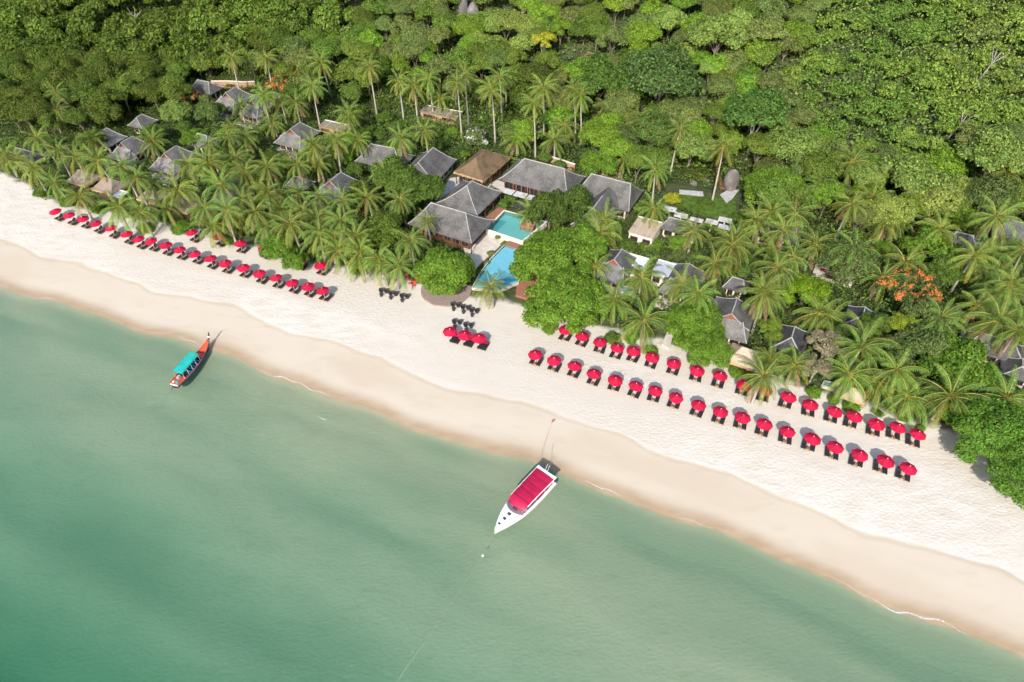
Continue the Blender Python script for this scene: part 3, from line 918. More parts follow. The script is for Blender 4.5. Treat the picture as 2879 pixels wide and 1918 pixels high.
at_roof('dark roof at the right edge above the corner tree', 2860, 1040, 63, 5.0, 5.0, 4.0, 2.2, 1.5, 1.5, tint=(0.7, 0.7, 0.75))
at_roof('dark roof behind palms at the upper right edge', 2850, 650, -27, 8, 6, 5.0, 2.7, 2, 2, tint=(0.8, 0.83, 0.95))
at_roof('dark roof hidden under palms at the right', 2700, 680, -27, 7, 5, 4.6, 2.6, 2, 2, tint=(0.75, 0.78, 0.9))
at_roof('dark roof over a terrace with white cushions in the right grove', 2375, 722, 63, 7.5, 6.5, 5.0, 2.7, 1.5, 2, tint=(0.8, 0.83, 0.95))
at_roof('dark roof behind the lawn walkway', 1915, 640, -27, 8.5, 4.5, 4.2, 2.4, 1.5, 1.5, tint=(0.9, 0.9, 0.9))
at_roof('dark roof deep between palms right of the lawn', 2190, 655, -27, 9, 5, 4.8, 2.7, 1.5, 1.5, tint=(0.7, 0.72, 0.8))

# terrace with white day beds in the right grove
p = place(2340, 778)
tr_ = thing('terrace', 'pale terrace with wooden rail and white cushions in the right grove', 'terrace', p, R(-27))
part('floor', MB().box((0, 0, 0.2), (7.4, 4.2, 0.9)), 'paving', tr_)
for i, (x, y, mt) in enumerate([(-1.8, 0.8, 'white_cloth'), (0.2, 1.0, 'white_cloth'), (1.8, 1.0, 'white_cloth'), (-1.9, 0.2, 'crimson_vinyl')]):
    part('cushion', MB().box((x, y, 0.85), (1.3, 0.7 if mt != 'crimson_vinyl' else 0.5, 0.35)), mt, tr_)
part('railing', MB().box((0.8, -1.9, 1.1), (4.6, 0.08, 0.9)), 'dark_wood', tr_)
EXCL.append((p.x, p.y, R(-27), 8, 5.4))

# garden walls and cut banks
def wall_thing(label, pts, h, mat='pink_wall', t=0.35, name='garden_wall', cat='wall'):
    P = [place(*q) for q in pts]
    c = sum(P, Vector()) / len(P)
    root = thing(name, label, cat, c)
    for a_, b_ in zip(P[:-1], P[1:]):
        d = b_ - a_; mid = (a_ + b_) / 2 - c
        part('wall_section', MB().box((mid.x, mid.y, h / 2 - 0.5), (Vector((d.x, d.y)).length, t, h + 1.0), math.atan2(d.y, d.x)), mat, root)
        part('coping', MB().box((mid.x, mid.y, h + 0.05), (Vector((d.x, d.y)).length, t + 0.15, 0.12), math.atan2(d.y, d.x)), 'plaster', root)
    return root
wall_thing('pinkish garden wall behind the lobby roof', [(1535, 460), (1580, 474), (1615, 486)], 2.2)
wall_thing('pinkish garden wall behind the spa house roof', [(1672, 497), (1705, 503), (1745, 505)], 1.6)
wall_thing('orange brown wall behind the far upper left villa', [(600, 250), (650, 248), (690, 250), (720, 245)], 2.0, 'pink_wall')
wall_thing('orange brown wall right of the small pale villa', [(770, 285), (830, 296), (880, 305)], 1.8, 'pink_wall')

# ------------------------------------------------------------------ pools, decks, lawn
def tpx(pts, ox, oy, s=3.92, h=0.0):
    return [place(ox + x / s, oy + y / s, h) for x, y in pts]

def basin(name, label, poly, ztop, depth, tile_mat, rim='paving', rimw=0.35, skirt=0.0):
    c = sum(poly, Vector()) / len(poly)
    gm = max([gz(p.x, p.y) for p in poly] + [gz(c.x, c.y)]) + 0.08     # the floor stays clear of the ground
    depth = max(0.3, min(depth, ztop - gm)); ztop = max(ztop, gm + depth)
    root = thing(name, label, 'pool', (c.x, c.y, ztop)); root['depth'] = depth
    P = [Vector((p.x - c.x, p.y - c.y, 0)) for p in poly]
    n = len(P)
    area = sum(P[i].x * P[(i + 1) % n].y - P[(i + 1) % n].x * P[i].y for i in range(n))
    if area < 0:
        P = P[::-1]
    fl = MB(); fl.quadface([(p.x, p.y, -depth) for p in P])
    for i in range(n):
        a_, b_ = P[i], P[(i + 1) % n]
        fl.quadface([(b_.x, b_.y, -depth), (a_.x, a_.y, -depth), (a_.x, a_.y, 0.02), (b_.x, b_.y, 0.02)])
    part('basin', fl, tile_mat, root)
    w = MB(); w.quadface([(p.x, p.y, -0.08) for p in P])
    part('water', w, 'pool_water', root)
    rb = MB()
    for i in range(n):
        a_, b_ = P[i], P[(i + 1) % n]
        d = (b_ - a_); o_ = Vector((d.y, -d.x, 0)).normalized() * rimw
        e = d.normalized() * rimw * 0.5
        q = [a_ - e, b_ + e, b_ + e + o_, a_ - e + o_]
        rb.prism([(v.x, v.y) for v in q], -0.1 - skirt, 0.05 + 0.004 * (i % 2))
    part('rim', rb, rim, root)
    EXCL.append((c.x, c.y, R(-27), max(abs(p.x) + abs(p.y) for p in P) * 1.5, max(abs(p.x) + abs(p.y) for p in P) * 1.5))
    return root, c, P

zp = gz(-5, 117) + 1.3
poly = []
def px_at(px, py, z):
    u = (px - 1439.5) / FPX; v = (py - 959) / FPX
    dz = -SP - v * CP
    t = (z - CAM_H) / dz
    return Vector((u * t, (CP - v * SP) * t, z))
poly = [px_at(1000 + x / 3.92, 400 + y / 3.92, zp) for x, y in [(1450, 955), (1835, 1085), (2090, 880), (1640, 758)]]
up, upc, upP = basin('swimming_pool', 'turquoise upper swimming pool beside the restaurant', poly, zp, 1.2, 'teal_tile', 'plaster', 0.3, 1.6)
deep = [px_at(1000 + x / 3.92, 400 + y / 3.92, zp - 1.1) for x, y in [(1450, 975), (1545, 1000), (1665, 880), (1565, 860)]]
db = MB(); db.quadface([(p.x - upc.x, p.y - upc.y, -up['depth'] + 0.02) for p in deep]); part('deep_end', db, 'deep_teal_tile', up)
zl = gz(-3, 108) + 0.75
poly = [px_at(1000 + x / 3.92, 400 + y / 3.92, zl) for x, y in [(1640, 1135), (1830, 1190), (1850, 1330), (1790, 1540), (1580, 1630), (1290, 1600), (1390, 1420), (1500, 1275)]]
lp, lpc, lpP = basin('swimming_pool', 'light blue lower swimming pool reaching to the beach palm', poly, zl, 0.9, 'blue_tile', 'paving', 0.18, 0.5)
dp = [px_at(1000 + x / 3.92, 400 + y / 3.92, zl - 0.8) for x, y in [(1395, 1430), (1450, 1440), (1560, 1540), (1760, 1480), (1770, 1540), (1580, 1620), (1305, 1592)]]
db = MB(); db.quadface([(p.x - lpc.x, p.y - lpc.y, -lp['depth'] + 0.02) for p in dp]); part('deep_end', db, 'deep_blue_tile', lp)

def slab(name, pts, h, mat, thick=0.12, kind='structure', z=None):
    c = sum(pts, Vector()) / len(pts)
    z0 = max(gz(q.x, q.y) for q in pts) if z is None else z
    mb = MB()
    P = [(q.x - c.x, q.y - c.y) for q in pts]
    if sum(P[i][0] * P[(i + 1) % len(P)][1] - P[(i + 1) % len(P)][0] * P[i][1] for i in range(len(P))) < 0:
        P = P[::-1]
    mb.prism(P, -0.9, h)
    o = obj(name, mb.mesh(name, mat), None, (c.x, c.y, z0))
    o['kind'] = kind
    EXCL.append((c.x, c.y, R(-27), *(2 * max(abs(p[0]) for p in P) * 0.95, 2 * max(abs(p[1]) for p in P) * 0.95)))
    return o
slab('patio', tpx([(1330, 1020), (1440, 990), (1640, 1060), (1620, 1120), (1460, 1270), (1320, 1400), (1230, 1330), (1180, 1130)], 1000, 400), 0.05, 'paving')
slab('terrace_paving', tpx([(1450, 820), (1600, 700), (1660, 745), (1500, 900), (1300, 900)], 1000, 400), 0.12, 'deck_wood')
slab('courtyard', tpx([(880, 640), (1040, 400), (1160, 380), (1180, 430), (960, 640)], 1000, 400), 0.08, 'grey_slab')
slab('courtyard', tpx([(1440, 480), (1560, 420), (1700, 470), (1640, 560), (1500, 520)], 1000, 400), 0.14, 'paving')
slab('courtyard', tpx([(1700, 690), (1800, 640), (1900, 680), (1820, 760)], 1000, 400), 0.06, 'dark_stone')

slab('patio', [place(x, y) for x, y in [(1462, 720), (1530, 730), (1565, 850), (1500, 850), (1450, 835)]], 0.03, 'deck_wood')
# plank bridge between the pools
q = [px_at(1000 + x / 3.92, 400 + y / 3.92, zl + 0.2) for x, y in [(1690, 1085), (1850, 1140), (1800, 1180), (1620, 1125)]]
c = sum(q, Vector()) / 4
fb = thing('footbridge', 'red brown plank footbridge between the two pools', 'footbridge', c)
for i in range(10):
    a0, a1 = i / 10, (i + 0.92) / 10
    pp = [q[0].lerp(q[1], a0), q[0].lerp(q[1], a1), q[3].lerp(q[2], a1), q[3].lerp(q[2], a0)]
    part('plank', MB().prism([(v.x - c.x, v.y - c.y) for v in pp][::-1], -0.1, 0.02), 'deck_wood', fb)

# planter island with stone rim
c = px_at(1000 + 1905 / 3.92, 400 + 905 / 3.92, zp)
pl = thing('planter', 'square wooden planter with rocks in the upper pool', 'planter', c, R(-20))
part('frame', MB().box((0, 0, -0.4), (3.0, 2.4, 1.1)), 'deck_wood', pl)
part('rock', MB().lathe((0.2, 0.1, 0.1), [(0.8, 0), (0.7, 0.4), (0.3, 0.7), (0.02, 0.75)], 9), 'boulder', pl)

# clipped hedges
def hedge(label, px, py, L, W, h, ang):
    p = place(px, py, h)
    root = thing('clipped_hedge', label, 'hedge', p, R(ang), 'clipped hedges by the lobby')
    n = 1600
    f = RNG.integers(0, 5, n)
    u, v = RNG.uniform(-0.5, 0.5, n), RNG.uniform(-0.5, 0.5, n)
    P = np.zeros((n, 3)); N = np.zeros((n, 3))
    for k, (ax_, s) in enumerate([(2, 1), (0, 1), (0, -1), (1, 1), (1, -1)]):
        mk = f == k
        N[mk, ax_] = s
        if ax_ == 2: P[mk] = np.stack([u[mk] * L, v[mk] * W, np.full(mk.sum(), h)], 1)
        if ax_ == 0: P[mk] = np.stack([np.full(mk.sum(), s * L / 2), v[mk] * W, (u[mk] + 0.5) * h], 1)
        if ax_ == 1: P[mk] = np.stack([u[mk] * L, np.full(mk.sum(), s * W / 2), (v[mk] + 0.5) * h], 1)
    me = quads_mesh('foliage', leaf_quads(P, N, 0.28, RNG), ['leaf'])
    o = obj('foliage', me, root); o.color = (0.055, 0.12, 0.012, 1)
    core = part('core', MB().box((0, 0, h / 2), (L - 0.1, W - 0.1, h - 0.1)), 'bark', root)
hedge('clipped green hedge block beneath the lobby awnings', 1000 + 1715 / 3.92, 400 + 590 / 3.92, 2.6, 1.2, 1.6, -27)
hedge('clipped green hedge block beside the upper pool corner', 1000 + 1640 / 3.92, 400 + 650 / 3.92, 1.9, 1.5, 1.6, -27)

# round beach deck under the round tree
p = place(1255, 815)
dk = thing('round_deck', 'round weathered wooden deck under the round tree on the beach', 'deck', p, R(-24))
nb = 15; rad = 5.0
for i in range(nb):
    y0 = -rad + 2 * rad * i / nb; y1 = y0 + 2 * rad / nb * 0.95
    ym = max(abs(y0), abs(y1)); 
    w0 = math.sqrt(max(0.05, rad * rad - y0 * y0)); w1 = math.sqrt(max(0.05, rad * rad - y1 * y1))
    part('board', MB().prism([(-w0, y0), (w0, y0), (w1, y1), (-w1, y1)], -0.25, 0.14), 'old_deck', dk)
EXCL.append((p.x, p.y, 0, 10, 10))

# small villa pools
for i, (lab, pts, ox, oy) in enumerate([
    ('small teal plunge pool left of the big pool tree foot', [(40, 1090), (190, 1130), (150, 1185), (20, 1150)], 1600, 600),
    ('small teal plunge pool beside the pale thatched pavilion', [(470, 1140), (660, 1180), (690, 1250), (480, 1200)], 1900, 700),
    ('small teal plunge pool behind the back row of the right umbrellas', [(150, 1170), (330, 1210), (430, 1300), (300, 1270), (130, 1210)], 2279, 780),
    ('small teal plunge pool below the dark villa', [(560, 820), (700, 850), (680, 900), (560, 880)], 1600, 600)]):
    P_ = tpx(pts, ox, oy)
    zz = max(gz(q_.x, q_.y) for q_ in P_) + 0.5
    basin('plunge_pool', lab, P_, zz, 0.7, 'teal_tile', 'paving', 0.25, 0.6)

# lawn, garden path, covered walkway
slab('lawn', tpx([(300, 730), (330, 640), (620, 665), (1050, 690), (1060, 920), (840, 915), (540, 860), (410, 775)], 1800, 380), 0.05, 'lawn')
slab('path', tpx([(430, 605), (690, 625), (700, 685), (600, 672), (430, 655)], 1800, 380), 0.09, 'path_stone')
slab('path', tpx([(880, 660), (960, 610), (1090, 605), (1010, 710), (950, 755)], 1800, 380), 0.09, 'path_stone')
slab('path', [place(x, y) for x, y in [(1860, 970), (1890, 900), (1905, 905), (1880, 985)]], 0.02, 'paving')
p = place(1945, 605, 2.4)
wk = thing('covered_walkway', 'white slab roofed walkway along the lawn', 'walkway', p)
for (x, y, l_, w_) in [(330, 815, 2.6, 1.8), (450, 885, 2.8, 1.8), (620, 935, 2.8, 1.4), (790, 955, 2.6, 1.6), (935, 935, 2.8, 1.7), (930, 1015, 2.6, 1.6)]:
    q = place(1800 + x / 3.92, 380 + y / 3.92, 2.4) - p
    sl = part('roof_slab', MB().box((q.x, q.y, 2.4 + q.z), (l_, w_, 0.14), R(-24)), 'grey_slab', wk)
    part('post', MB().box((q.x, q.y, 1.1 + q.z), (0.2, 0.2, 2.5)), 'white_paint', wk)

# wooden staircase and boulders on the slope
pa, pb = place(2032, 535), place(2004, 462)
st = thing('wooden_staircase', 'wooden garden staircase climbing beside the boulder', 'staircase', pa)
ns = 18
d = pb - pa
for i in range(ns):
    q = d * (i / ns)
    q.z = gz(pa.x + q.x, pa.y + q.y) - pa.z + 0.35
    part('step', MB().box((q.x, q.y, q.z), (1.5, 0.26, 0.08), 0.15), 'deck_wood', st)
for s in (-1, 1):
    rb = MB()
    pts = []
    for i in range(6):
        q = d * (i / 5); pts.append((q.x + s * 0.8, q.y, gz(pa.x + q.x, pa.y + q.y) - pa.z + 0.9))
    rb.tube(pts, 0.06, 5)
    part('handrail', rb, 'dark_wood', st)

def boulder(label, px, py, rx, ry, rz_, mat='boulder', seed=0, name='boulder', group=None):
    p = place(px, py)
    rng = np.random.default_rng(seed)
    import bmesh
    bm = bmesh.new()
    bmesh.ops.create_icosphere(bm, subdivisions=3, radius=1.0)
    off = rng.uniform(0, 50, 3)
    for v in bm.verts:
        c_ = v.co
        k = 0.8 + 0.35 * float(vnoise(c_.x + c_.z * 0.7 + off[0], c_.y - c_.z * 0.5 + off[1], 0.75, seed)) + 0.08 * float(vnoise(c_.x + off[2], c_.z + c_.y, 0.25, seed + 1))
        v.co = Vector((c_.x * rx * k, c_.y * ry * k, c_.z * rz_ * k + rz_ * 0.55))
    me = bpy.data.meshes.new(name); bm.to_mesh(me); bm.free()
    me.materials.append(MATS[mat])
    me.polygons.foreach_set('use_smooth', [True] * len(me.polygons))
    o = obj(name, me, None, p, (0, 0, rng.uniform(0, 6)))
    tag(o, label, 'boulder', group)
    EXCL.append((p.x, p.y, 0, rx * 2, ry * 2))
    return o
boulder('tall grey brown boulder beside the wooden staircase', 2050, 530, 1.7, 1.5, 3.0, seed=4)
boulder('small boulder at the foot of the staircase', 1985, 515, 0.9, 0.8, 0.7, seed=5)
boulder('small boulder on the garden bank left of the staircase', 1950, 520, 1.0, 0.8, 0.7, seed=6)
boulder('pale pointed rock at the top edge of the forest, left one of two', 1304, 34, 2.0, 1.6, 3.6, 'pale_rock', 7)
boulder('pale pointed rock at the top edge of the forest, right one of two', 1332, 62, 2.6, 1.8, 3.4, 'pale_rock', 8)
boulder('grey boulder in the shade behind the right palms', 2745, 805, 2.0, 1.6, 1.8, 'boulder', 9)

# ------------------------------------------------------------------ beach umbrellas and loungers
CANOPY_H = 2.25
def umbrella_proto():
    """octagonal canopy of eight panels on a pole"""
    r, rise = 1.26, 0.62
    panels = []
    mb = MB()
    a0, a1 = R(-22.5), R(22.5)
    rows = []
    for i in range(5):
        t = i / 4
        sag = -0.05 * math.sin(math.pi * t)
        z = rise * (1 - t) ** 1.15 + sag * 0.4
        row = []
        for k in range(5):
            an = a0 + (a1 - a0) * k / 4
            rr_ = r * t * math.cos(R(22.5)) / math.cos(an)
            row.append((rr_ * math.cos(an), rr_ * math.sin(an), z - 0.035 * t * (1 - abs(k - 2) / 2)))
        rows.append(row)
    mb.loft(rows)
    # short valance
    last = rows[-1]
    mb.loft([last, [(x * 1.005, y * 1.005, z - 0.10) for x, y, z in last]])
    return mb.mesh('canopy_panel', 'red_fabric')
ME_PANEL = umbrella_proto()
ME_POLE = MB().tube([(0, 0, -0.3), (0, 0, CANOPY_H + 0.60)], 0.03, 8).mesh('pole', 'white_pole')
ME_FIN = MB().lathe((0, 0, CANOPY_H + 0.59), [(0.05, 0), (0.06, 0.05), (0.02, 0.12)], 8).mesh('finial', 'white_pole')
ME_BASE = MB().lathe((0, 0, -0.05), [(0.30, 0), (0.30, 0.10), (0.10, 0.16), (0.06, 0.4)], 12).mesh('base', 'dark_stone')
ME_RIB = MB().tube([(0, 0, CANOPY_H + 0.52), (1.22, 0, CANOPY_H - 0.06)], 0.014, 4).mesh('rib', 'teak')

def umbrella(label, p, group, tilt=0.0, sc=1.0):
    root = thing('beach_umbrella', label, 'umbrella', p, random.uniform(0, 0.78), group)
    root.scale = (sc, sc, 1)
    root.rotation_euler = (random.uniform(-0.06, 0.06), random.uniform(-0.06, 0.06), random.uniform(0, 0.78))
    obj('pole', ME_POLE, root); obj('finial', ME_FIN, root); obj('base', ME_BASE, root)
    for k in range(8):
        obj('canopy_panel', ME_PANEL, root, (0, 0, CANOPY_H), (0, 0, k * math.pi / 4))
        obj('rib', ME_RIB, root, (0, 0, -0.02), (0, 0, k * math.pi / 4 + R(22.5)))
    return root

# lounger: long axis +x is the foot end
def lounger_meshes():
    fr_ = MB()
    for s in (-1, 1):
        fr_.box((0, s * 0.31, 0.27), (1.95, 0.06, 0.07))
    for i in range(9):
        fr_.box((-0.9 + i * 0.225, 0, 0.29), (0.07, 0.56, 0.025))
    leg = MB().box((0, 0, 0.10), (0.06, 0.06, 0.34))
    cu = MB()
    def pad(cx, cz, l_, tilt):
        n0 = len(cu.v)
        c_, s_ = math.cos(tilt), math.sin(tilt)
        prof = [(-0.5, 0.0), (-0.5, 0.07), (-0.48, 0.10), (0.48, 0.10), (0.5, 0.07), (0.5, 0.0)]
        rows = []
        for (x, z) in prof:
            x = x * l_
            rows.append([(cx + x * c_ - z * s_, y, cz + x * s_ + z * c_) for y in (-0.33, -0.30, 0.30, 0.33)])
        cu.loft(rows)
        cu.loft([[r_[0] for r_ in rows], [rows[0][0]] * 6]); cu.loft([[rows[0][3]] * 6, [r_[3] for r_ in rows]])
    pad(0.35, 0.31, 1.28, 0.0)
    cush = cu.mesh('cushion', 'black_cushion')
    cu = MB()
    def pad2():
        pass
    bk = MB()
    c_, s_ = math.cos(R(-24)), math.sin(R(-24))
    rows = []
    for (x, z) in [(0.0, 0.0), (0.0, 0.09), (-0.03, 0.11), (-0.66, 0.11), (-0.70, 0.08), (-0.70, 0.0)]:
        rows.append([(-0.29 + x * c_ - z * s_ * -1, y, 0.31 + x * s_ + z * c_) for y in (-0.33, -0.30, 0.30, 0.33)])
    bk.loft([r_[::-1] for r_ in rows])
    back = bk.mesh('back_cushion', 'black_cushion')
    pi_ = MB().box((-0.78, 0, 0.66), (0.22, 0.5, 0.10)).mesh('pillow', 'black_cushion')
    return fr_.mesh('frame', 'teak'), leg.mesh('leg', 'teak'), cush, back, pi_
ME_LFR, ME_LLEG, ME_LCU, ME_LBK, ME_LPI = lounger_meshes()

def lounger(label, p, rz, group):
    root = thing('sun_lounger', label, 'sun lounger', p, rz, group)
    obj('frame', ME_LFR, root); obj('cushion', ME_LCU, root); obj('back_cushion', ME_LBK, root); obj('pillow', ME_LPI, root)
    for sx in (-0.85, 0.85):
        for sy in (-0.28, 0.28):
            obj('leg', ME_LLEG, root, (sx, sy, 0))
    return root

ME_TT = MB().box((0, 0, 0.42), (0.46, 0.46, 0.05)).mesh('table_top', 'teak')
ME_TL = MB().box((0, 0, 0.18), (0.05, 0.05, 0.48)).mesh('leg', 'teak')
def side_table(label, p, rz, group):
    root = thing('side_table', label, 'table', p, rz, group)
    obj('table_top', ME_TT, root)
    for sx in (-0.18, 0.18):
        for sy in (-0.18, 0.18):
            obj('leg', ME_TL, root, (sx, sy, 0))
    return root

SEA_ANG = math.atan2(SEA.y, SEA.x)
def beach_set(px, py, row, k):
    c = place(px, py, CANOPY_H + 0.2)
    lab = f'{ordinal(k)} from left in the {row}'
    umbrella(f'red beach umbrella, {lab}', c, f'red umbrellas, {row}', sc=1.0 + random.uniform(-0.03, 0.05))
    jit = random.uniform(-0.07, 0.07)
    for s, nm in ((-1, 'left'), (1, 'right')):
        q = c + AX * (s * 0.66) + SEA * (-0.28 + random.uniform(-0.10, 0.10))
        q.z = gz(q.x, q.y)
        lounger(f'black {nm}-hand sun lounger of umbrella {lab}', q, SEA_ANG + jit + random.uniform(-0.04, 0.04), f'sun loungers, {row}')
    q = c + SEA * 0.45; q.z = gz(q.x, q.y)
    side_table(f'small teak table of umbrella {lab}', q, SEA_ANG + jit, f'side tables, {row}')

ROW_LF = [(381, 470), (472, 498), (568, 522), (657, 554), (761, 587), (869, 627), (953, 661), (1040, 676), (1135, 704), (1235, 735), (1341, 764), (1444, 797), (1550, 827), (1672, 857), (1787, 896), (1903, 928), (2013, 963), (2120, 987), (2225, 1015)]
ROW_LB = [(1323, 616), (1504, 643), (1648, 690), (1812, 727), (2062, 802), (2207, 840)]
ROW_RB = [(1300, 757), (1338, 770), (1380, 785), (1418, 798), (1458, 805), (1499, 819), (1551, 834), (1604, 849), (1656, 863), (1711, 881), (1759, 895), (1813, 911), (1866, 929), (1919, 943), (1965, 955), (2018, 973), (2065, 981), (2111, 997)]
ROW_RF = [(1232, 813), (1275, 826), (1320, 840), (1366, 858), (1414, 871), (1461, 886), (1506, 896), (1553, 911), (1607, 930), (1658, 945), (1708, 958), (1759, 974), (1813, 991), (1868, 1007), (1922, 1026), (1979, 1044), (2036, 1058), (2089, 1075)]
for k, (x, y) in enumerate(ROW_LF): beach_set(x / 2.45, 400 + y / 2.45, 'left front row', k + 1)
for k, (x, y) in enumerate(ROW_LB): beach_set(x / 2.45, 400 + y / 2.45, 'left row by the palms', k + 1)
for k, (x, y) in enumerate(ROW_RB): beach_set(x * 1.223, y * 1.223, 'right back row', k + 1)
for k, (x, y) in enumerate(ROW_RF): beach_set(x * 1.223, y * 1.223, 'right front row', k + 1)

# three double day beds with red hoods in the middle of the beach
POS3 = ['left', 'middle', 'right']
for k, ((ux, uy), (bx, by)) in enumerate([((1043, 900), (1100, 990)), ((1195, 936), (1250, 1028)), ((1352, 972), (1403, 1062))]):
    c = place(1000 + ux / 3.92, 700 + uy / 3.92, CANOPY_H + 0.2)
    umbrella(f'red beach umbrella, {POS3[k]} one of the three over the black day beds', c, 'umbrellas over the day beds', sc=1.08)
    c = place(1000 + bx / 3.92, 700 + by / 3.92, 0.5)
    root = thing('day_bed', f'wide black day bed with red hood, {POS3[k]} one of three', 'day bed', c, SEA_ANG + R(3), 'double day beds')
    part('frame', MB().box((-0.2, 0, 0.2), (2.0, 1.62, 0.18)), 'dark_wood', root)
    cu = MB(); cu.box((0.2, -0.40, 0.40), (1.45, 0.78, 0.20), taper=0.97); cu.box((0.2, 0.40, 0.40), (1.45, 0.78, 0.20), taper=0.97)
    part('cushion', cu, 'black_cushion', root)
    hood = MB(); rows = []
    for i in range(6):
        an = R(18 + 100 * i / 5)
        rows.append([(-0.55 - 0.62 * math.cos(an) + 0.1, y, 0.3 + 0.72 * math.sin(an)) for y in (-0.82, -0.4, 0, 0.4, 0.82)])
    hood.loft(rows)
    part('hood', hood, 'red_fabric', root)
    for sx in (-1.1, 0.75):
        for sy in (-0.7, 0.7):
            part('leg', MB().box((sx, sy, 0.0), (0.08, 0.08, 0.3)), 'dark_wood', root)

# black wicker tub chairs round small tables
def tub_proto():
    mb = MB(); rows = []
    for i in range(13):
        an = R(-140 + 280 * i / 12)
        hgt_ = 0.52 + 0.26 * math.cos(an / 2.0) ** 2
        rows.append([(-0.30 * math.cos(an), 0.30 * math.sin(an), 0.02), (-0.38 * math.cos(an), 0.38 * math.sin(an), 0.40), (-0.42 * math.cos(an), 0.42 * math.sin(an), hgt_), (-0.36 * math.cos(an), 0.36 * math.sin(an), hgt_), (-0.33 * math.cos(an), 0.33 * math.sin(an), 0.40)])
    mb.loft(rows)
    sh_ = mb.mesh('shell', 'wicker')
    st_ = MB().lathe((0, 0, 0.05), [(0.31, 0), (0.33, 0.32), (0.26, 0.38)], 14).mesh('seat', 'black_cushion')
    return sh_, st_
ME_SH, ME_ST = tub_proto()
ME_STT = MB().lathe((0, 0, 0), [(0.28, 0), (0.24, 0.25), (0.33, 0.46), (0.36, 0.48), (0.36, 0.52), (0.30, 0.53)], 16).mesh('table_body', 'wicker')
ME_STG = MB().lathe((0, 0, 0.53), [(0.29, 0.0), (0.29, 0.015)], 16).mesh('table_top', 'hatch')
GRP = [(300, 475, 'left of three groups above the left sand'), (405, 505, 'middle of three groups above the left sand'), (530, 535, 'right of three groups above the left sand'),
       (1095, 630, 'left of three groups below the round deck'), (1205, 660, 'middle of three groups below the round deck'), (1300, 695, 'right of three groups below the round deck'),
       (1110, 820, 'left group behind the day beds'), (1235, 855, 'right group behind the day beds')]
for (x, y, lab) in GRP:
    c = place(1000 + x / 3.92, 700 + y / 3.92, 0.4)
    for dx, dy, nm in ((-0.42, 0.45, 'left'), (0.62, 0.25, 'right')):
        q = c + Vector((dx, dy, 0)); q.z = gz(q.x, q.y)
        root = thing('tub_chair', f'black wicker tub chair, {nm} one, {lab}', 'chair', q, SEA_ANG + (0.25 if nm == 'left' else -0.35), 'wicker tub chairs')
        obj('shell', ME_SH, root, scale=(1.1, 1.1, 1.05)); obj('seat', ME_ST, root, scale=(1.1, 1.1, 1))
    q = c + Vector((-0.25, -0.75, 0)); q.z = gz(q.x, q.y)
    root = thing('round_table', f'round black wicker table, {lab}', 'table', q, 0, 'wicker tables')
    obj('table_body', ME_STT, root, scale=(1.05, 1.05, 1)); obj('table_top', ME_STG, root, scale=(1.05, 1.05, 1))

# orange slatted chairs under the palms and on the round deck
def slat_chair(label, px, py, rz, sc=1.0):
    p = place(px, py, 0.4)
    root = thing('wooden_chair', label, 'chair', p, rz, 'orange wooden chairs')
    root.scale = (sc, sc, sc)
    for i in range(4):
        part('slat', MB().box((-0.2 + i * 0.14, 0, 0.40), (0.11, 0.55, 0.03)), 'orange_paint', root)
    for i in range(4):
        part('back_slat', MB().box((-0.30 - 0.03 * i, 0, 0.55 + i * 0.13), (0.03, 0.55, 0.10)), 'orange_paint', root)
    for sx in (-0.27, 0.27):
        for sy in (-0.25, 0.25):
            part('leg', MB().box((sx, sy, 0.15), (0.05, 0.05, 0.5)), 'orange_paint', root)
for i, (x, y, lab) in enumerate([(450, 345, 'farthest left of the chairs under the beach palms'), (565, 320, 'uppermost of the chairs under the beach palms'), (600, 380, 'nearest the round tree'), (640, 400, 'half under the round tree, left one'), (660, 350, 'behind the round tree edge'), (1075, 490, 'standing on the round deck')]):
    slat_chair(f'orange wooden slatted chair, {lab}', 1000 + x / 3.92, 700 + y / 3.92, SEA_ANG + random.uniform(-1, 1), 1.15 if i < 5 else 1.6)

# wooden cart on the sand
p = place(1497, 895, 0.5)
ct = thing('wooden_cart', 'small brown wooden cart on the sand beside the big tree', 'cart', p, COAST)
part('body', MB().box((0, 0, 0.55), (1.25, 0.7, 0.6)), 'deck_wood', ct)
for i in range(4):
    part('lid_board', MB().box((-0.48 + i * 0.32, 0, 0.88), (0.30, 0.78, 0.05)), 'teak', ct)
for sx in (-0.5, 0.5):
    for sy in (-0.38, 0.38):
        wv_ = obj('wheel', MB().lathe((0, 0, 0), [(0.2, -0.03), (0.2, 0.03)], 12).mesh('wheel', 'white_paint'), ct, (sx, sy, 0.18), (R(90), 0, 0))
part('handle', MB().tube([(0.6, -0.3, 0.8), (0.95, -0.3, 0.95), (0.95, 0.3, 0.95), (0.6, 0.3, 0.8)], 0.025, 5), 'teak', ct)
# red umbrella by the lower pool under the big tree
umbrella('red umbrella beside the lower pool, half under the big tree', place(1466, 772, CANOPY_H + 0.2), 'pool umbrellas')

# small red marker flag on the shore line of the speed boat
p = place(1551, 1192)
fl = thing('marker_flag', 'tiny red flag on a stick above the speedboat on the sand', 'flag', p)
part('stick', MB().tube([(0, 0, -0.2), (0, 0, 0.9)], 0.025, 5), 'teak', fl)
part('cloth', MB().quadface([(0, 0, 0.55), (0.4, 0.03, 0.58), (0.4, -0.02, 0.88), (0, 0, 0.9)]), 'red_fabric', fl)

# ------------------------------------------------------------------ speedboat
bow, stern = px_at(1392, 1492, 0.9), px_at(1537, 1344, 0.9)
dv = stern - bow; LEN = dv.length + 0.2
mid = (bow + stern) / 2
sb = thing('speedboat', 'white speedboat with a long crimson soft top moored at the shoreline', 'speedboat', (mid.x, mid.y, 0), math.atan2(-dv.y, -dv.x))
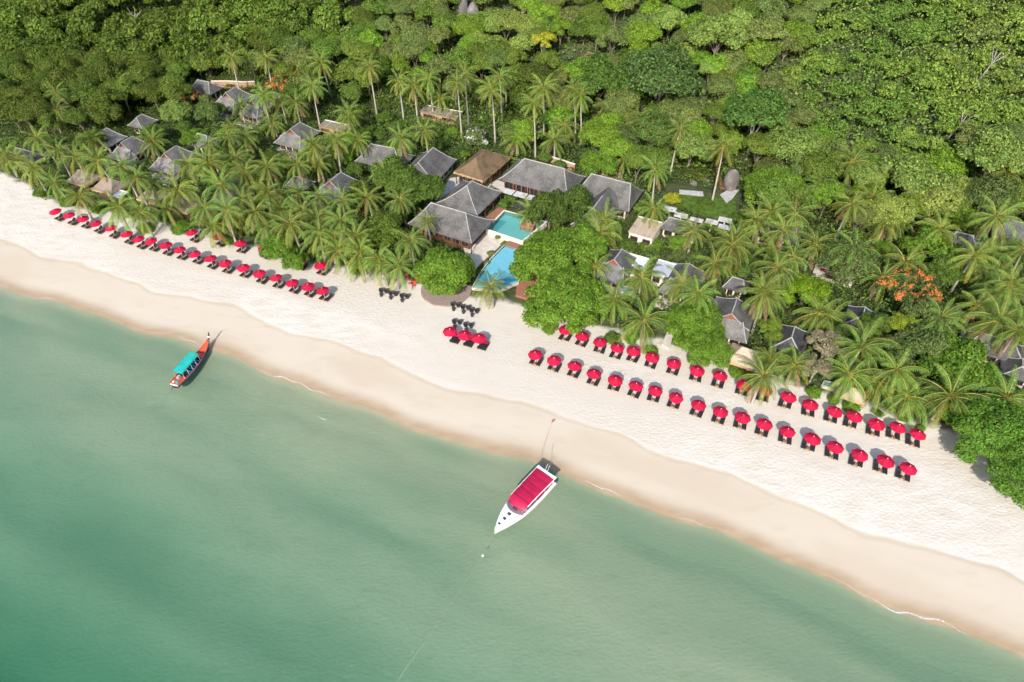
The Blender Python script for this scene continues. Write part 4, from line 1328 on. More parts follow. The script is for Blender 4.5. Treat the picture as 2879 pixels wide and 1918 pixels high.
# +x = bow
def hull_w(s):            # s from stern 0 to bow 1
    return 1.92 * (1 - max(0, (s - 0.38) / 0.62) ** 2.3) * (0.93 + 0.07 * min(1, s / 0.25))
def hull_h(s):
    return 1.02 + 0.40 * s ** 1.6
ST = [0, 0.06, 0.15, 0.25, 0.35, 0.45, 0.55, 0.65, 0.74, 0.82, 0.89, 0.94, 0.975, 1.0]
rows = []
for s in ST:
    x = -LEN / 2 + LEN * s; w = max(0.02, hull_w(s)); h_ = hull_h(s); kz = -0.45 + 0.9 * max(0, s - 0.6) ** 2 * 3.2
    half = [(w, h_), (w * 1.02, h_ - 0.12), (w * 0.97, h_ * 0.55), (w * 0.80, 0.12 + 0.3 * max(0, s - 0.6)), (0.02, kz)]
    rows.append([(x, y, z) for (y, z) in half] + [(x, -y, z) for (y, z) in half[::-1]])
hb = MB(); hb.loft(rows); hb.quadface(rows[0])
part('hull', hb, 'gelcoat', sb, True)
dr = []
for s in ST:
    x = -LEN / 2 + LEN * s; w = max(0.015, hull_w(s) - 0.03); h_ = hull_h(s)
    crown = 0.22 if s > 0.5 else 0.0
    dr.append([(x, w * q, h_ + 0.03 + crown * (1 - q * q) * min(1, (s - 0.5) / 0.15 if s > 0.5 else 0)) for q in (-1, -0.75, -0.4, 0, 0.4, 0.75, 1)])
# foredeck (s>=0.55), side decks and cockpit floor aft
fd = MB(); fd.loft(dr[6:]); part('foredeck', fd, 'gelcoat', sb, True)
for sgn in (-1, 1):
    sd = MB()
    sd.loft([[(r_[0][0], sgn * abs(r_[0][1]), r_[0][2]), (r_[0][0], sgn * (abs(r_[0][1]) - 0.34), r_[0][2] + 0.02)] if sgn < 0 else [(r_[0][0], abs(r_[0][1]) - 0.34, r_[0][2] + 0.02), (r_[0][0], abs(r_[0][1]), r_[0][2])] for r_ in dr[:7]])
    part('side_deck', sd, 'gelcoat', sb)
part('cockpit_floor', MB().box((-LEN * 0.21, 0, 0.45), (LEN * 0.56, 2.5, 0.06)), 'engine_grey', sb)
for i in range(2):
    for s in (-1, 1):
        part('bench', MB().box((-LEN * 0.30 + i * 2.8, s * 0.85, 0.72), (2.3, 0.6, 0.45)), 'crimson_vinyl', sb)
# rub rail
part('rub_rail', MB().tube([(-LEN / 2 + LEN * s, hull_w(s) * 1.02, hull_h(s) - 0.1) for s in ST[:-1]] , 0.035, 5).tube([(-LEN / 2 + LEN * s, -hull_w(s) * 1.02, hull_h(s) - 0.1) for s in ST[:-1]], 0.035, 5), 'engine_grey', sb)
# canopy in five fabric panels
x0, x1 = -LEN / 2 + 0.10, LEN * 0.125
def can_pt(x, q):
    t = (x - x0) / (x1 - x0)
    hw = 1.66 - 0.12 * t - 0.16 * max(0, (t - 0.86) / 0.14) ** 2
    z = 2.75 - 0.18 * t ** 2 - 0.55 * max(0, (t - 0.8) / 0.2) ** 1.6
    return (x, hw * q, z - 0.24 * abs(q) ** 2.6)
NPAN = 5
for i in range(NPAN):
    a_, b_ = x0 + 0.32 + (x1 - x0 - 0.32) * i / NPAN, x0 + 0.32 + (x1 - x0 - 0.32) * (i + 1) / NPAN
    pr = []
    for k in range(7):
        t = k / 6; x = a_ + 0.012 + (b_ - a_ - 0.024) * t
        pr.append([tuple(Vector(can_pt(x + 0.16 * (1 - abs(q)) , q)) + Vector((0, 0, 0.05 * math.sin(math.pi * t)))) for q in (-1, -0.8, -0.5, -0.2, 0.2, 0.5, 0.8, 1)])
    cb = MB(); cb.loft(pr); part('canopy_panel', cb, 'crimson_vinyl', sb, True)
for i in range(1, NPAN):
    x = x0 + 0.32 + (x1 - x0 - 0.32) * i / NPAN
    cb = MB(); cb.tube([tuple(Vector(can_pt(x + 0.16 * (1 - abs(q)), q)) + Vector((0, 0, 0.0))) for q in (-1, -0.6, -0.2, 0.2, 0.6, 1)], 0.06, 5)
    part('canopy_bow', cb, 'crimson_seam', sb)
# white hardtop edge: aft arch and side rails
hb = MB()
ar = []
for q in (-1.06, -0.9, -0.5, 0, 0.5, 0.9, 1.06):
    p_ = can_pt(x0, max(-1, min(1, q)))
    ar.append([(p_[0] - 0.12 + 0.22 * (1 - q * q), p_[1] * abs(q if abs(q) > 1 else 1), p_[2] + 0.03), (p_[0] + 0.46 + 0.05 * (1 - q * q), p_[1] * abs(q if abs(q) > 1 else 1), p_[2] + 0.045)])
hb.loft(ar[::-1])
part('aft_arch', hb, 'gelcoat', sb, True)
for s in (-1, 1):
    rb = MB(); rb.tube([tuple(Vector(can_pt(x0 + (x1 - x0) * k / 8, s)) + Vector((0, s * 0.03, -0.02))) for k in range(8)], 0.07, 6)
    part('side_rail', rb, 'gelcoat', sb)
    for k in range(4):
        xx = x0 + 0.5 + (x1 - x0 - 1.2) * k / 3
        cpt = can_pt(xx, s)
        part('canopy_post', MB().tube([cpt, (xx - 0.1, s * 1.62, 1.0)], 0.03, 5), 'chrome', sb)
    part('side_window', MB().loft([[(x, s * 1.56, 1.08), (x, s * 1.53, 1.75)] for x in (-LEN * 0.12, -LEN * 0.02, LEN * 0.06, LEN * 0.12)][:: s]), 'tinted_glass', sb)
ws = MB(); rws = []
for k in range(9):
    q = -1 + 2 * k / 8
    bx = LEN * 0.125 + 0.75 * (1 - q * q)
    rws.append([(bx + 0.15, 1.58 * q, 1.22 + 0.1 * (1 - q * q)), (bx - 0.35 - 0.1 * (1 - q * q), 1.46 * q, 2.0 + 0.06 * (1 - q * q))])
ws.loft(rws); part('windscreen', ws, 'tinted_glass', sb, True)
part('console', MB().box((LEN * 0.125, 0.1, 1.35), (0.6, 0.7, 0.7)), 'black_plastic', sb)
for (xx, w_) in ((LEN * 0.235, 0.55), (LEN * 0.32, 0.5), (LEN * 0.415, 0.40)):
    s_ = xx / LEN + 0.5
    ho = part('hatch', MB().box((xx, 0, hull_h(s_) + 0.26), (w_ * 0.8, w_, 0.05)), 'hatch', sb)
    part('hatch_frame', MB().box((xx, 0, hull_h(s_) + 0.24), (w_ * 0.8 + 0.08, w_ + 0.08, 0.05)), 'gelcoat', ho)
for sgn in (-1, 1):
    part('cleat', MB().box((LEN * 0.40, sgn * 0.5, hull_h(0.9) + 0.12), (0.22, 0.06, 0.08)), 'chrome', sb)
part('anchor_fitting', MB().box((LEN * 0.455, 0, hull_h(0.95) + 0.14), (0.25, 0.14, 0.1)), 'chrome', sb)
for k, yy in enumerate((-0.95, -0.15, 0.65)):
    eg = part('outboard_engine', MB().lathe((-LEN / 2 - 0.38, yy, 0.75), [(0.20, -0.9), (0.16, -0.3), (0.30, 0.0), (0.33, 0.3), (0.28, 0.5), (0.12, 0.58)], 10), 'black_plastic', sb, True)
    part('engine_bracket', MB().box((-LEN / 2 - 0.12, yy, 0.6), (0.35, 0.3, 0.5)), 'black_plastic', eg)
for sgn in (-0.3, 0.1):
    part('antenna', MB().tube([(x0 + 0.1, sgn, 2.75), (x0 - 0.35, sgn + 0.1, 3.9)], 0.022, 5), 'white_paint', sb)
part('radar_bracket', MB().box((x0 + 0.25, -0.1, 2.86), (0.3, 0.6, 0.12)), 'chrome', sb)

# ------------------------------------------------------------------ long tail boat
tail, prow = px_at(437 + 0, 1083, 0.5), px_at(590, 960, 1.0)
tail = px_at(490, 1083, 0.55)
dv = prow - tail; LT = Vector((dv.x, dv.y)).length
mid = (tail + prow) / 2
lt = thing('longtail_boat', 'red wooden longtail boat with turquoise awning and raised prow by the beach', 'boat', (mid.x, mid.y, 0), math.atan2(dv.y, dv.x))
def lw_(s): return 1.06 * (1 - (max(0, s - 0.35) / 0.65) ** 2.2) * (0.80 + 0.20 * min(1, s / 0.3)) + 0.05
def lh_(s): return 0.62 + 0.12 * (1 - min(1, s / 0.2)) + 1.1 * max(0, (s - 0.55) / 0.45) ** 2.2
LS = [0, 0.08, 0.18, 0.3, 0.4, 0.5, 0.6, 0.7, 0.78, 0.85, 0.91, 0.96, 1.0]
rows = []
for s in LS:
    x = -LT / 2 + LT * s; w = lw_(s); h_ = lh_(s); kz = -0.28 + 1.35 * max(0, (s - 0.6) / 0.4) ** 2.4
    half = [(w, h_), (w * 1.0, h_ - 0.10), (w * 0.88, h_ * 0.45 + kz * 0.5), (w * 0.55, kz + 0.12), (0.02, kz)]
    rows.append([(x, y, z) for (y, z) in half] + [(x, -y, z) for (y, z) in half[::-1]])
hb = MB(); hb.loft(rows); hb.quadface(rows[0]); part('hull', hb, 'boat_dark', lt)
gb = MB()
for sgn in (-1, 1):
    gb.tube([(-LT / 2 + LT * s, sgn * lw_(s), lh_(s) + 0.02) for s in LS], 0.06, 6)
part('gunwale', gb, 'boat_red', lt)
sb_ = MB()
for sgn in (-1, 1):
    sb_.tube([(-LT / 2 + LT * s, sgn * (lw_(s) + 0.02), lh_(s) - 0.12) for s in LS], 0.05, 5)
part('blue_stripe', sb_, 'boat_blue', lt)
part('floor', MB().loft([[(-LT / 2 + LT * s, -lw_(s) * 0.9, 0.18 + 0.6 * max(0, s - 0.6)), (-LT / 2 + LT * s, lw_(s) * 0.9, 0.18 + 0.6 * max(0, s - 0.6))] for s in LS[1:-2]][::-1]), 'boat_dark', lt)
for k, s in enumerate((0.34, 0.40, 0.46, 0.52, 0.58)):
    part('thwart', MB().box((-LT / 2 + LT * s, 0, 0.52), (0.26, 2 * lw_(s) * 0.97, 0.07)), 'boat_blue', lt)
fd = MB(); fd.loft([[(-LT / 2 + LT * s, -lw_(s) * 0.96, lh_(s) - 0.06), (-LT / 2 + LT * s, 0, lh_(s) - 0.02), (-LT / 2 + LT * s, lw_(s) * 0.96, lh_(s) - 0.06)] for s in (0.64, 0.7, 0.78, 0.85, 0.91, 0.96)][::-1]); part('foredeck', fd, 'boat_red', lt)
part('deck_crosspiece', MB().box((-LT / 2 + LT * 0.74, 0, lh_(0.74) + 0.02), (0.1, 2 * lw_(0.74) * 0.9, 0.05)), 'boat_dark', lt)
ad_ = MB(); ad_.loft([[(-LT / 2 + LT * s, -lw_(s) * 0.96, lh_(s) - 0.03), (-LT / 2 + LT * s, lw_(s) * 0.96, lh_(s) - 0.03)] for s in (0.0, 0.08, 0.16, 0.2)][::-1]); part('aft_deck', ad_, 'boat_red', lt)
part('transom', MB().box((-LT / 2 - 0.03, 0, 0.62), (0.08, 1.5, 0.28)), 'white_paint', lt)
part('prow_post', MB().tube([(LT / 2 - 0.1, 0, 1.6), (LT / 2 + 0.25, 0, 2.1), (LT / 2 + 0.5, 0, 2.75)], [0.16, 0.14, 0.12], 6), 'boat_dark', lt)
part('prow_sash', MB().tube([(LT / 2 + 0.12, 0, 1.9), (LT / 2 + 0.24, 0, 2.1)], 0.19, 8), 'white_paint', lt)
part('engine', MB().box((-LT / 2 + 1.6, 0.05, 0.95), (0.75, 0.5, 0.5), 0, 0, 0.8), 'engine_grey', lt)
part('drive_shaft', MB().tube([(-LT / 2 + 1.3, 0, 1.0), (-LT / 2 - 0.9, 0.1, 0.2)], 0.035, 6), 'boat_dark', lt)
part('fuel_box', MB().box((-LT / 2 + 0.55, -0.25, 0.78), (0.4, 0.5, 0.22)), 'turquoise_tarp', lt)
part('crate', MB().box((-LT / 2 + 0.5, 0.45, 0.76), (0.35, 0.35, 0.18)), 'white_paint', lt)
cx0, cx1 = -LT / 2 + LT * 0.14, -LT / 2 + LT * 0.60
aw = MB(); rows = []
for k in range(11):
    x = cx0 + (cx1 - cx0) * k / 10
    rows.append([(x, 0.98 * q, 2.15 + 0.10 * (1 - q * q) + 0.025 * math.sin(k * 2.4 + q * 2) - (0.06 if k == 0 else 0)) for q in (-1.02, -1, -0.5, 0, 0.5, 1, 1.02)])
    rows[-1][0] = (x, -1.0, 1.98); rows[-1][-1] = (x, 1.0, 1.98)
aw.loft(rows[::-1]); part('awning', aw, 'turquoise_tarp', lt, True)
for k in range(5):
    for sgn in (-1, 1):
        x = cx0 + 0.2 + (cx1 - cx0 - 0.4) * k / 4; s_ = x / LT + 0.5
        part('awning_post', MB().tube([(x, sgn * lw_(s_) * 0.97, lh_(s_)), (x, sgn * 0.95, 2.1)], 0.03, 5), 'white_pole', lt)

# mooring lines
def rope(label, pts, r=0.03):
    mb = MB(); mb.tube(pts, r, 4)
    return tag(obj('mooring_line', mb.mesh('mooring_line', 'rope')), label, 'rope', 'mooring lines')
q0 = px_at(1392, 1492, 1.1); q1 = px_at(1357, 1562, 0.12); q2 = px_at(1110, 1925, 0.06)
rope('pale mooring line running from the speedboat bow out to sea', [q0, q1, q2], 0.027)
tag(obj('mooring_buoy', MB().lathe((q1.x, q1.y, 0.0), [(0.05, -0.1), (0.16, 0.05), (0.14, 0.18), (0.03, 0.24)], 10).mesh('mooring_buoy', 'white_paint')), 'tiny pale buoy on the speedboat bow line', 'buoy')
rope('thin line from the speedboat stern to the red flag', [px_at(1518, 1290, 1.2), px_at(1530, 1250, 0.9), place(1551, 1190, 0.3)], 0.02)
rope('thin line from the speedboat stern to the sand, right one', [px_at(1548, 1310, 1.0), px_at(1550, 1275, 0.8), place(1556, 1245, 0.1)], 0.02)
rope('thin line from the longtail stern into the sea', [px_at(476, 1078, 0.5), px_at(440, 1120, 0.05), px_at(400, 1150, -0.2)], 0.02)
rope('thin line from the longtail prow to the sand', [px_at(610, 935, 1.2), place(640, 925, 0.1), place(662, 910, 0.05)], 0.02)

# ------------------------------------------------------------------ coconut palms
def frond_mesh(k):
    """one pinnate leaf along +x: rising or drooping rib with hanging leaflets"""
    rng = np.random.default_rng(100 + k)
    L = 4.9
    e0, bend = [(R(68), R(70)), (R(48), R(92)), (R(28), R(95)), (R(8), R(80)), (R(-18), R(58)), (R(-42), R(40))][k]
    n = 14
    pts = [Vector((0.12, 0, 0))]; dirs = []
    for i in range(n):
        t = (i + 0.5) / n
        an = e0 - bend * t ** 1.25
        dirs.append(an)
        st_ = L / n
        pts.append(pts[-1] + Vector((math.cos(an) * st_, 0.05 * math.sin(k + t * 3) * st_, math.sin(an) * st_)))
    mb = MB()
    mb.tube(pts[:-1], [0.075 * (1 - 0.8 * i / n) for i in range(n)], 4, mat=1, caps=False)
    m_ = 40
    for i in range(m_):
        t = 0.13 + 0.86 * i / (m_ - 1)
        f = t * n; j = min(n - 1, int(f)); p = pts[j].lerp(pts[j + 1], f - j)
        an = dirs[j]
        T = Vector((math.cos(an), 0, math.sin(an))); U = Vector((-math.sin(an), 0, math.cos(an)))
        ln = (0.66 * math.sin(math.pi * min(1, t * 0.86 + 0.12)) ** 0.65 + 0.12)
        for s in (-1, 1):
            l_ = ln * rng.uniform(0.85, 1.12)
            d = (Vector((0, s, 0)) * 0.86 + T * (0.42 + 0.3 * t) + U * rng.uniform(-0.12, 0.22)).normalized()
            droop = Vector((0, 0, -1)) * (0.55 + 0.50 * rng.random()) * l_
            w = 0.031 * rng.uniform(0.8, 1.25)
            q0, q1, q2 = p, p + d * l_ * 0.55 + droop * 0.25, p + d * l_ * 0.92 + droop
            a_ = T * w
            n0 = len(mb.v)
            mb.v += [tuple(q0 - a_ * 0.5), tuple(q0 + a_ * 0.5), tuple(q1 + a_), tuple(q1 - a_), tuple(q2)]
            mb.f += [(n0, n0 + 1, n0 + 2, n0 + 3), (n0 + 3, n0 + 2, n0 + 4)]; mb.m += [0, 0]
    return mb.mesh('frond', ['frond', 'rachis'])
FRONDS = [frond_mesh(k) for k in range(6)]
FROND_DRY = frond_mesh(5); FROND_DRY.name = 'dry_frond'; FROND_DRY.materials[0] = MATS['dry_frond']; FROND_DRY.materials[1] = MATS['dry_frond']
ME_NUTS = MB()
for k in range(7):
    an = k * 0.9
    ME_NUTS.lathe((0.28 * math.cos(an), 0.28 * math.sin(an), -0.35 - 0.1 * (k % 2)), [(0.03, -0.14), (0.11, -0.07), (0.12, 0.05), (0.03, 0.13)], 6)
ME_NUTS = ME_NUTS.mesh('coconuts', 'teak')

PALMS = []
def palm(crown_px, base_px=None, h=7.0, sc=1.0):
    if base_px is not None:
        b_ = place(*base_px)
        best = None
        for hh_ in np.arange(2.5, 17, 0.25):      # height at which the crown lies nearest above its foot
            q = px_at(crown_px[0], crown_px[1], b_.z + hh_)
            e = (q.x - b_.x) ** 2 + (q.y - b_.y) ** 2
            if best is None or e < best[0]:
                best = (e, hh_, q)
        top = best[2]
        off = Vector((top.x - b_.x, top.y - b_.y, 0))
        if off.length > 0.45 * best[1]:
            b_ = Vector((top.x, top.y, 0)) - off.normalized() * 0.45 * best[1]
            b_.z = gz(b_.x, b_.y)
    else:
        c_ = place(crown_px[0], crown_px[1], h)
        top = Vector((c_.x, c_.y, c_.z + h))
        lean = Vector((random.uniform(-0.8, 0.8), random.uniform(-0.8, 0.5), 0))
        b_ = Vector((top.x - lean.x, top.y - lean.y, 0)); b_.z = gz(b_.x, b_.y)
    PALMS.append((crown_px, b_, top, sc))

def grow_palm(label, group, b_, top, sc):
    root = thing('coconut_palm', label, 'palm tree', b_, 0, group)
    t = top - b_
    n = 8
    pts, rad = [], []
    for i in range(n + 1):
        f = i / n
        pts.append((t.x * f ** 1.6, t.y * f ** 1.6, -0.4 * (1 - f) + t.z * f)); rad.append((0.24 - 0.10 * f + 0.10 * (1 - f) ** 6) * (0.75 + 0.25 * sc))
    part('trunk', MB().tube(pts, rad, 7), 'palm_trunk', root, True)
    obj('coconuts', ME_NUTS, root, t)
    nf = random.randint(25, 30)
    a0 = random.uniform(0, 6.28)
    g = random.uniform(0.78, 1.25); yl = random.uniform(0.85, 1.3); droopy = random.uniform(-0.12, 0.2)
    wind = Vector((0.10, 0.04, 0))
    for i in range(nf):
        u = i / (nf - 1)
        k = min(5, int(u * 6 * 0.98))
        az = a0 + i * 2.39996 + random.uniform(-0.25, 0.25)
        o = obj('frond', FRONDS[k], root, t + Vector((0, 0, 0.1 - 0.25 * u)), (random.uniform(-0.25, 0.25), droopy + random.uniform(-0.14, 0.14), az), tuple([sc * random.uniform(0.86, 1.08)] * 3))
        v = g * random.uniform(0.68, 1.38)
        if u > 0.9 and random.random() < 0.4:
            o.data = FROND_DRY; o.name = 'dry_frond'
        if u > 0.78:
            o.color = (0.140 * v * yl, 0.158 * v, 0.024 * v, 1)
        else:
            o.color = (0.074 * v * yl, 0.136 * v, 0.022 * v, 1)

def palms(ox, oy, s, items, h=7.0, sc=1.0):
    for it in items:
        c = (ox + it[0] / s, oy + it[1] / s)
        b_ = (ox + it[2] / s, oy + it[3] / s) if len(it) >= 4 else None
        palm(c, b_, h * random.uniform(0.65, 1.35), sc * random.uniform(0.88, 1.16) * (1.03 if ox >= 1600 else 0.97))

palms(0, 340, 3.92, [(600, 690, 755, 890), (1330, 500, 1530, 860), (1080, 450, 1270, 750), (190, 420, 330, 620), (410, 190, 640, 480), (830, 400), (1020, 210), (1690, 240), (1690, 690), (1960, 760), (2075, 472, 2180, 740), (2310, 480, 2472, 858), (880, 840), (1310, 960), (1540, 1010), (1830, 960, 1920, 1140), (2250, 960), (360, 520), (640, 330), (1500, 640), (60, 400)], 6.5, 0.95)
palms(560, 400, 3.92, [(570, 470), (400, 180), (750, 270), (1080, 250), (1260, 40, 1380, 450), (1470, 120, 1565, 310), (1310, 240), (1750, -20, 1835, 310), (2050, 340, 2100, 570), (1850, 620, 1920, 870), (2210, 630, 2290, 960), (500, 330), (760, 560), (900, 600), (1090, 560), (1330, 600), (1140, 760), (1560, 870), (1580, 640), (1330, 990), (1300, 840), (740, 930), (620, 760), (420, 830, 490, 960), (150, 920), (60, 720), (300, 760), (470, 640), (1280, 1100, 1290, 1230), (1530, 1200, 1660, 1440), (1770, 1200, 1840, 1460), (1980, 1280, 2060, 1530), (1730, 1060), (2330, 1080), (1480, 1050), (900, 760), (240, 470), (1000, 900)], 6.5, 0.95)
palms(500, 140, 3.92, [(590, 80, 695, 510), (980, 100, 1060, 500), (1250, -30, 1300, 230), (1420, 140), (1580, 150), (1480, 400, 1575, 890), (2110, 190, 2200, 760), (1300, 590, 1375, 910), (690, 620, 755, 860), (950, 510), (1050, 820, 1120, 1030), (740, 960, 835, 1230), (1880, 750), (560, 960), (780, 90), (330, 1050), (1130, 560), (600, 870), (1750, 1000)], 8, 0.85)
palms(0, 0, 2.45, [(815, 580, 840, 740), (635, 680, 655, 760), (390, 770, 430, 940), (390, 650)], 9, 0.85)
palms(960, 0, 2.45, [(395, 560, 430, 830), (600, 545, 635, 815), (680, 680, 690, 800), (795, 570, 830, 960), (850, 520, 875, 890), (1035, 620, 1060, 1000), (1090, 530, 1105, 820), (1130, 530, 1135, 750), (1325, 720, 1335, 1110), (1390, 610, 1395, 950), (1210, 960, 1205, 1100), (1465, 970, 1468, 1130), (1645, 660, 1648, 1000), (1600, 620, 1610, 980), (1830, 740, 1830, 860), (1955, 810, 1945, 980), (2040, 820, 2020, 1030), (1950, 1100, 1930, 1240), (1530, 860), (2335, 890, 2265, 1200), (2250, 1020, 2220, 1110), (2160, 1170, 2135, 1430), (410, 960), (570, 900), (50, 780), (2150, 1440), (500, 600)], 8, 0.88)
palms(1400, 400, 3.92, [(360, 760, 355, 915), (1130, 1010), (1070, 1370, 1040, 1550)], 6, 0.95)
palms(1000, 400, 3.92, [(780, 870, 835, 1140)], 7, 0.72)
palms(1000, 700, 3.92, [(480, 200, 470, 440), (280, 180, 350, 400), (50, 100), (1480, 410, 1515, 640)], 5.5, 0.95)
palms(1600, 600, 3.92, [(1365, 190, 1310, 450), (1840, 250), (790, 700, 765, 940), (1255, 770, 1225, 1000), (2290, 600), (2140, 880, 2020, 1300), (500, 960, 490, 1200), (820, 1180, 790, 1390)], 6.5, 1.0)
palms(1800, 380, 3.92, [(920, 130, 785, 760), (1450, 850, 1360, 1140), (1715, 670), (1970, 540, 1860, 830), (1580, 1060), (1930, 1200, 1810, 1490), (2340, 290, 2270, 690), (2330, 760, 2150, 1130), (1480, 1250)], 7, 0.95)
palms(2279, 400, 3.92, [(820, 910, 730, 1110), (1300, 880), (1430, 960), (2170, 360, 1960, 730), (2040, 830, 1700, 1450), (1940, 1240, 1760, 1560), (1040, 1320), (2340, 1200), (1980, 1430), (480, 1190)], 6.5, 1.0)
palms(2279, 780, 3.92, [(2080, 480, 1880, 810), (590, 700), (430, 1080, 250, 1310), (730, 1150, 600, 1290), (1060, 1310, 900, 1440), (1540, 1310, 1340, 1560), (2160, 1330, 1970, 1440), (2100, 170)], 5.5, 1.08)
palms(1900, 700, 3.92, [(1120, 220), (1700, 740), (1040, 1210, 990, 1400), (1310, 1280, 1210, 1480), (970, 1400)], 5.0, 0.9)

palms(0, 0, 1.0, [(2060, 690), (2125, 620), (2235, 600), (2450, 560), (2520, 620), (2680, 560), (2740, 720), (2480, 780), (2300, 880), (2150, 840), (2010, 740), (2640, 900), (2745, 860), (2840, 800), (2860, 930), (2230, 720), (1960, 830), (1700, 620), (2420, 980), (2520, 1040)], 6.5, 1.02)
ZONES = [('the left beachfront grove', lambda x, y: x < 1100 and y > 560), ('the left grove among the villas', lambda x, y: x < 1000 and y > 330),
         ('the upper left grove', lambda x, y: x < 1000), ('the tall row behind the restaurant', lambda x, y: x < 2000 and y < 500),
         ('the poolside', lambda x, y: x < 1720), ('the right beachfront', lambda x, y: y > 820), ('the right grove among the roofs', lambda x, y: True)]
byz = {}
for pm in PALMS:
    for zn, fn in ZONES:
        if fn(*pm[0]):
            byz.setdefault(zn, []).append(pm); break
for zn, lst in byz.items():
    lst.sort(key=lambda q: q[0][0])
    for i, (cpx, b_, top, sc) in enumerate(lst):
        ht = top.z - b_.z
        wd = 'tall' if ht > 9.5 else ('low' if ht < 5 else '')
        grow_palm(f'{wd} coconut palm, {ordinal(i + 1)} from the left in {zn}'.strip(), f'coconut palms, {zn}', b_, top, sc)

# ------------------------------------------------------------------ broadleaf trees
def crown_mesh(seed, nlobes, nleaf, leaf, flat=0.75, spread=0.62, lobe=(0.34, 0.52), mats=('leaf',), flower=0.0, jitter=0.6):
    rng = np.random.default_rng(seed)
    C, Rr = [], []
    for i in range(nlobes):
        an = rng.uniform(0, 2 * math.pi); r = spread * math.sqrt(rng.random()) if i else 0
        z = flat * (0.55 * (1 - r * r * 1.3)) * rng.uniform(0.55, 1.1) + rng.uniform(-0.12, 0.12)
        C.append((r * math.cos(an), r * math.sin(an), z)); Rr.append(rng.uniform(*lobe) * (1.1 - 0.35 * r))
    C = np.array(C); Rr = np.array(Rr)
    pr = Rr ** 2 / (Rr ** 2).sum()
    want = nleaf; Ps, Ns = [], []
    while want > 0:
        k = rng.choice(nlobes, want * 2, p=pr)
        D = rng.normal(0, 1, (want * 2, 3)); D /= np.linalg.norm(D, axis=1, keepdims=True)
        D[:, 2] = np.where(D[:, 2] < -0.35, -D[:, 2] * 0.6, D[:, 2])
        rad = Rr[k] * (1 - 0.42 * rng.random(want * 2) ** 2.0) * rng.uniform(0.93, 1.10, want * 2)
        bumpy = 0.80 + 0.42 * vnoise((C[k, 0] + D[:, 0] * 1.0) * 9 + 50, (C[k, 1] + D[:, 1]) * 9 + D[:, 2] * 7 + 50, 1.55, seed + 3)
        rad = rad * bumpy
        P = C[k] + D * rad[:, None] * np.array([1, 1, 0.82])
        dist = np.linalg.norm(P[:, None, :] - C[None], axis=2) / Rr[None]
        dist[np.arange(len(P)), k] = 9
        ok = (dist.min(1) > 0.86) | (rng.random(len(P)) < 0.05)
        Ps.append(P[ok][:want]); Ns.append(D[ok][:want]); want -= len(Ps[-1])
    P = np.concatenate(Ps); N = np.concatenate(Ns); N[:, 2] += 0.45
    V = leaf_quads(P, N, leaf, rng, 0.62, jitter)
    mi = None
    if flower:
        # blossoms gather on some lobes
        fl_ = vnoise(P[:, 0] * 14 + 40, P[:, 1] * 14 + P[:, 2] * 6 + 40, 1.6, seed) + 0.35 * N[:, 2] + 0.25 * rng.random(len(P))
        mi = (fl_ > np.quantile(fl_, 1 - flower)).astype(np.int32)
    return quads_mesh('crown', V, list(mats), mi)

def trunk_mesh(seed, mat='bark'):
    """unit tree: crown centre at z = 1"""
    rng = random.Random(seed)
    mb = MB()
    mb.tube([(0, 0, -0.08), (0.02, 0.01, 0.2), (0.0, 0.03, 0.5)], [0.06, 0.045, 0.035], 7)
    for i in range(5):
        an = i * 1.26 + rng.uniform(-0.3, 0.3); r = rng.uniform(0.25, 0.42)
        mb.tube([(0, 0.03, 0.45), (r * 0.45 * math.cos(an), r * 0.45 * math.sin(an), 0.7), (r * math.cos(an), r * math.sin(an), 1.05)], [0.03, 0.02, 0.008], 5)
    return mb.mesh('trunk', mat)
TRUNKS = [trunk_mesh(i) for i in range(3)]
TRUNK_PALE = trunk_mesh(7, 'pale_bark')
CR_FOREST = [crown_mesh(200 + i, 15 + i % 5, 6000, 0.088, 0.85 + 0.12 * (i % 3), 0.66, (0.26, 0.46)) for i in range(7)]
CR_FINE = [crown_mesh(230 + i, 13, 7500, 0.060, 0.9, 0.60, (0.38, 0.55)) for i in range(3)]
CR_BROAD = [crown_mesh(250 + i, 27, 11000, 0.068, 0.85, 0.78, (0.18, 0.38)) for i in range(4)]
CR_HERO = [crown_mesh(270 + i, 40, 24000, 0.051, 0.85, 0.84, (0.15, 0.33), jitter=0.65) for i in range(3)]
CR_ROUND = crown_mesh(281, 28, 18000, 0.058, 1.05, 0.60, (0.26, 0.42), jitter=0.55)
CR_FLAME = crown_mesh(290, 24, 9000, 0.058, 0.5, 0.78, (0.18, 0.32), ('leaf', 'orange_flower'), 0.24)
CR_BUSH = [crown_mesh(300 + i, 10, 2800, 0.12, 0.8, 0.55, (0.36, 0.55)) for i in range(4)]
CR_WHITE = crown_mesh(310, 9, 1900, 0.14, 0.7, 0.6, (0.34, 0.5), ('leaf', 'white_flower'), 0.16)
CR_OPEN = crown_mesh(320, 26, 6500, 0.062, 0.7, 0.78, (0.13, 0.26))

TREES = []
def tree(label, p, r, zc, crown, col, name='broadleaf_tree', cat='tree', group=None, trunk=None, sq=1.0, trunkcol=None):
    """p foot, r crown radius, zc height of the crown's base plane"""
    root = thing(name, label, cat, p, random.uniform(0, 6.28), group)
    obj('trunk', trunk or random.choice(TRUNKS), root, (0, 0, 0), (0, 0, 0), (max(1.5, r * 0.9), max(1.5, r * 0.9), zc + r * 0.1))
    o = obj('crown', crown, root, (0, 0, zc), (0, 0, random.uniform(0, 6.28)), (r, r, r * sq))
    o.color = (*col, 1)
    TREES.append((p.x, p.y, r))
    return root

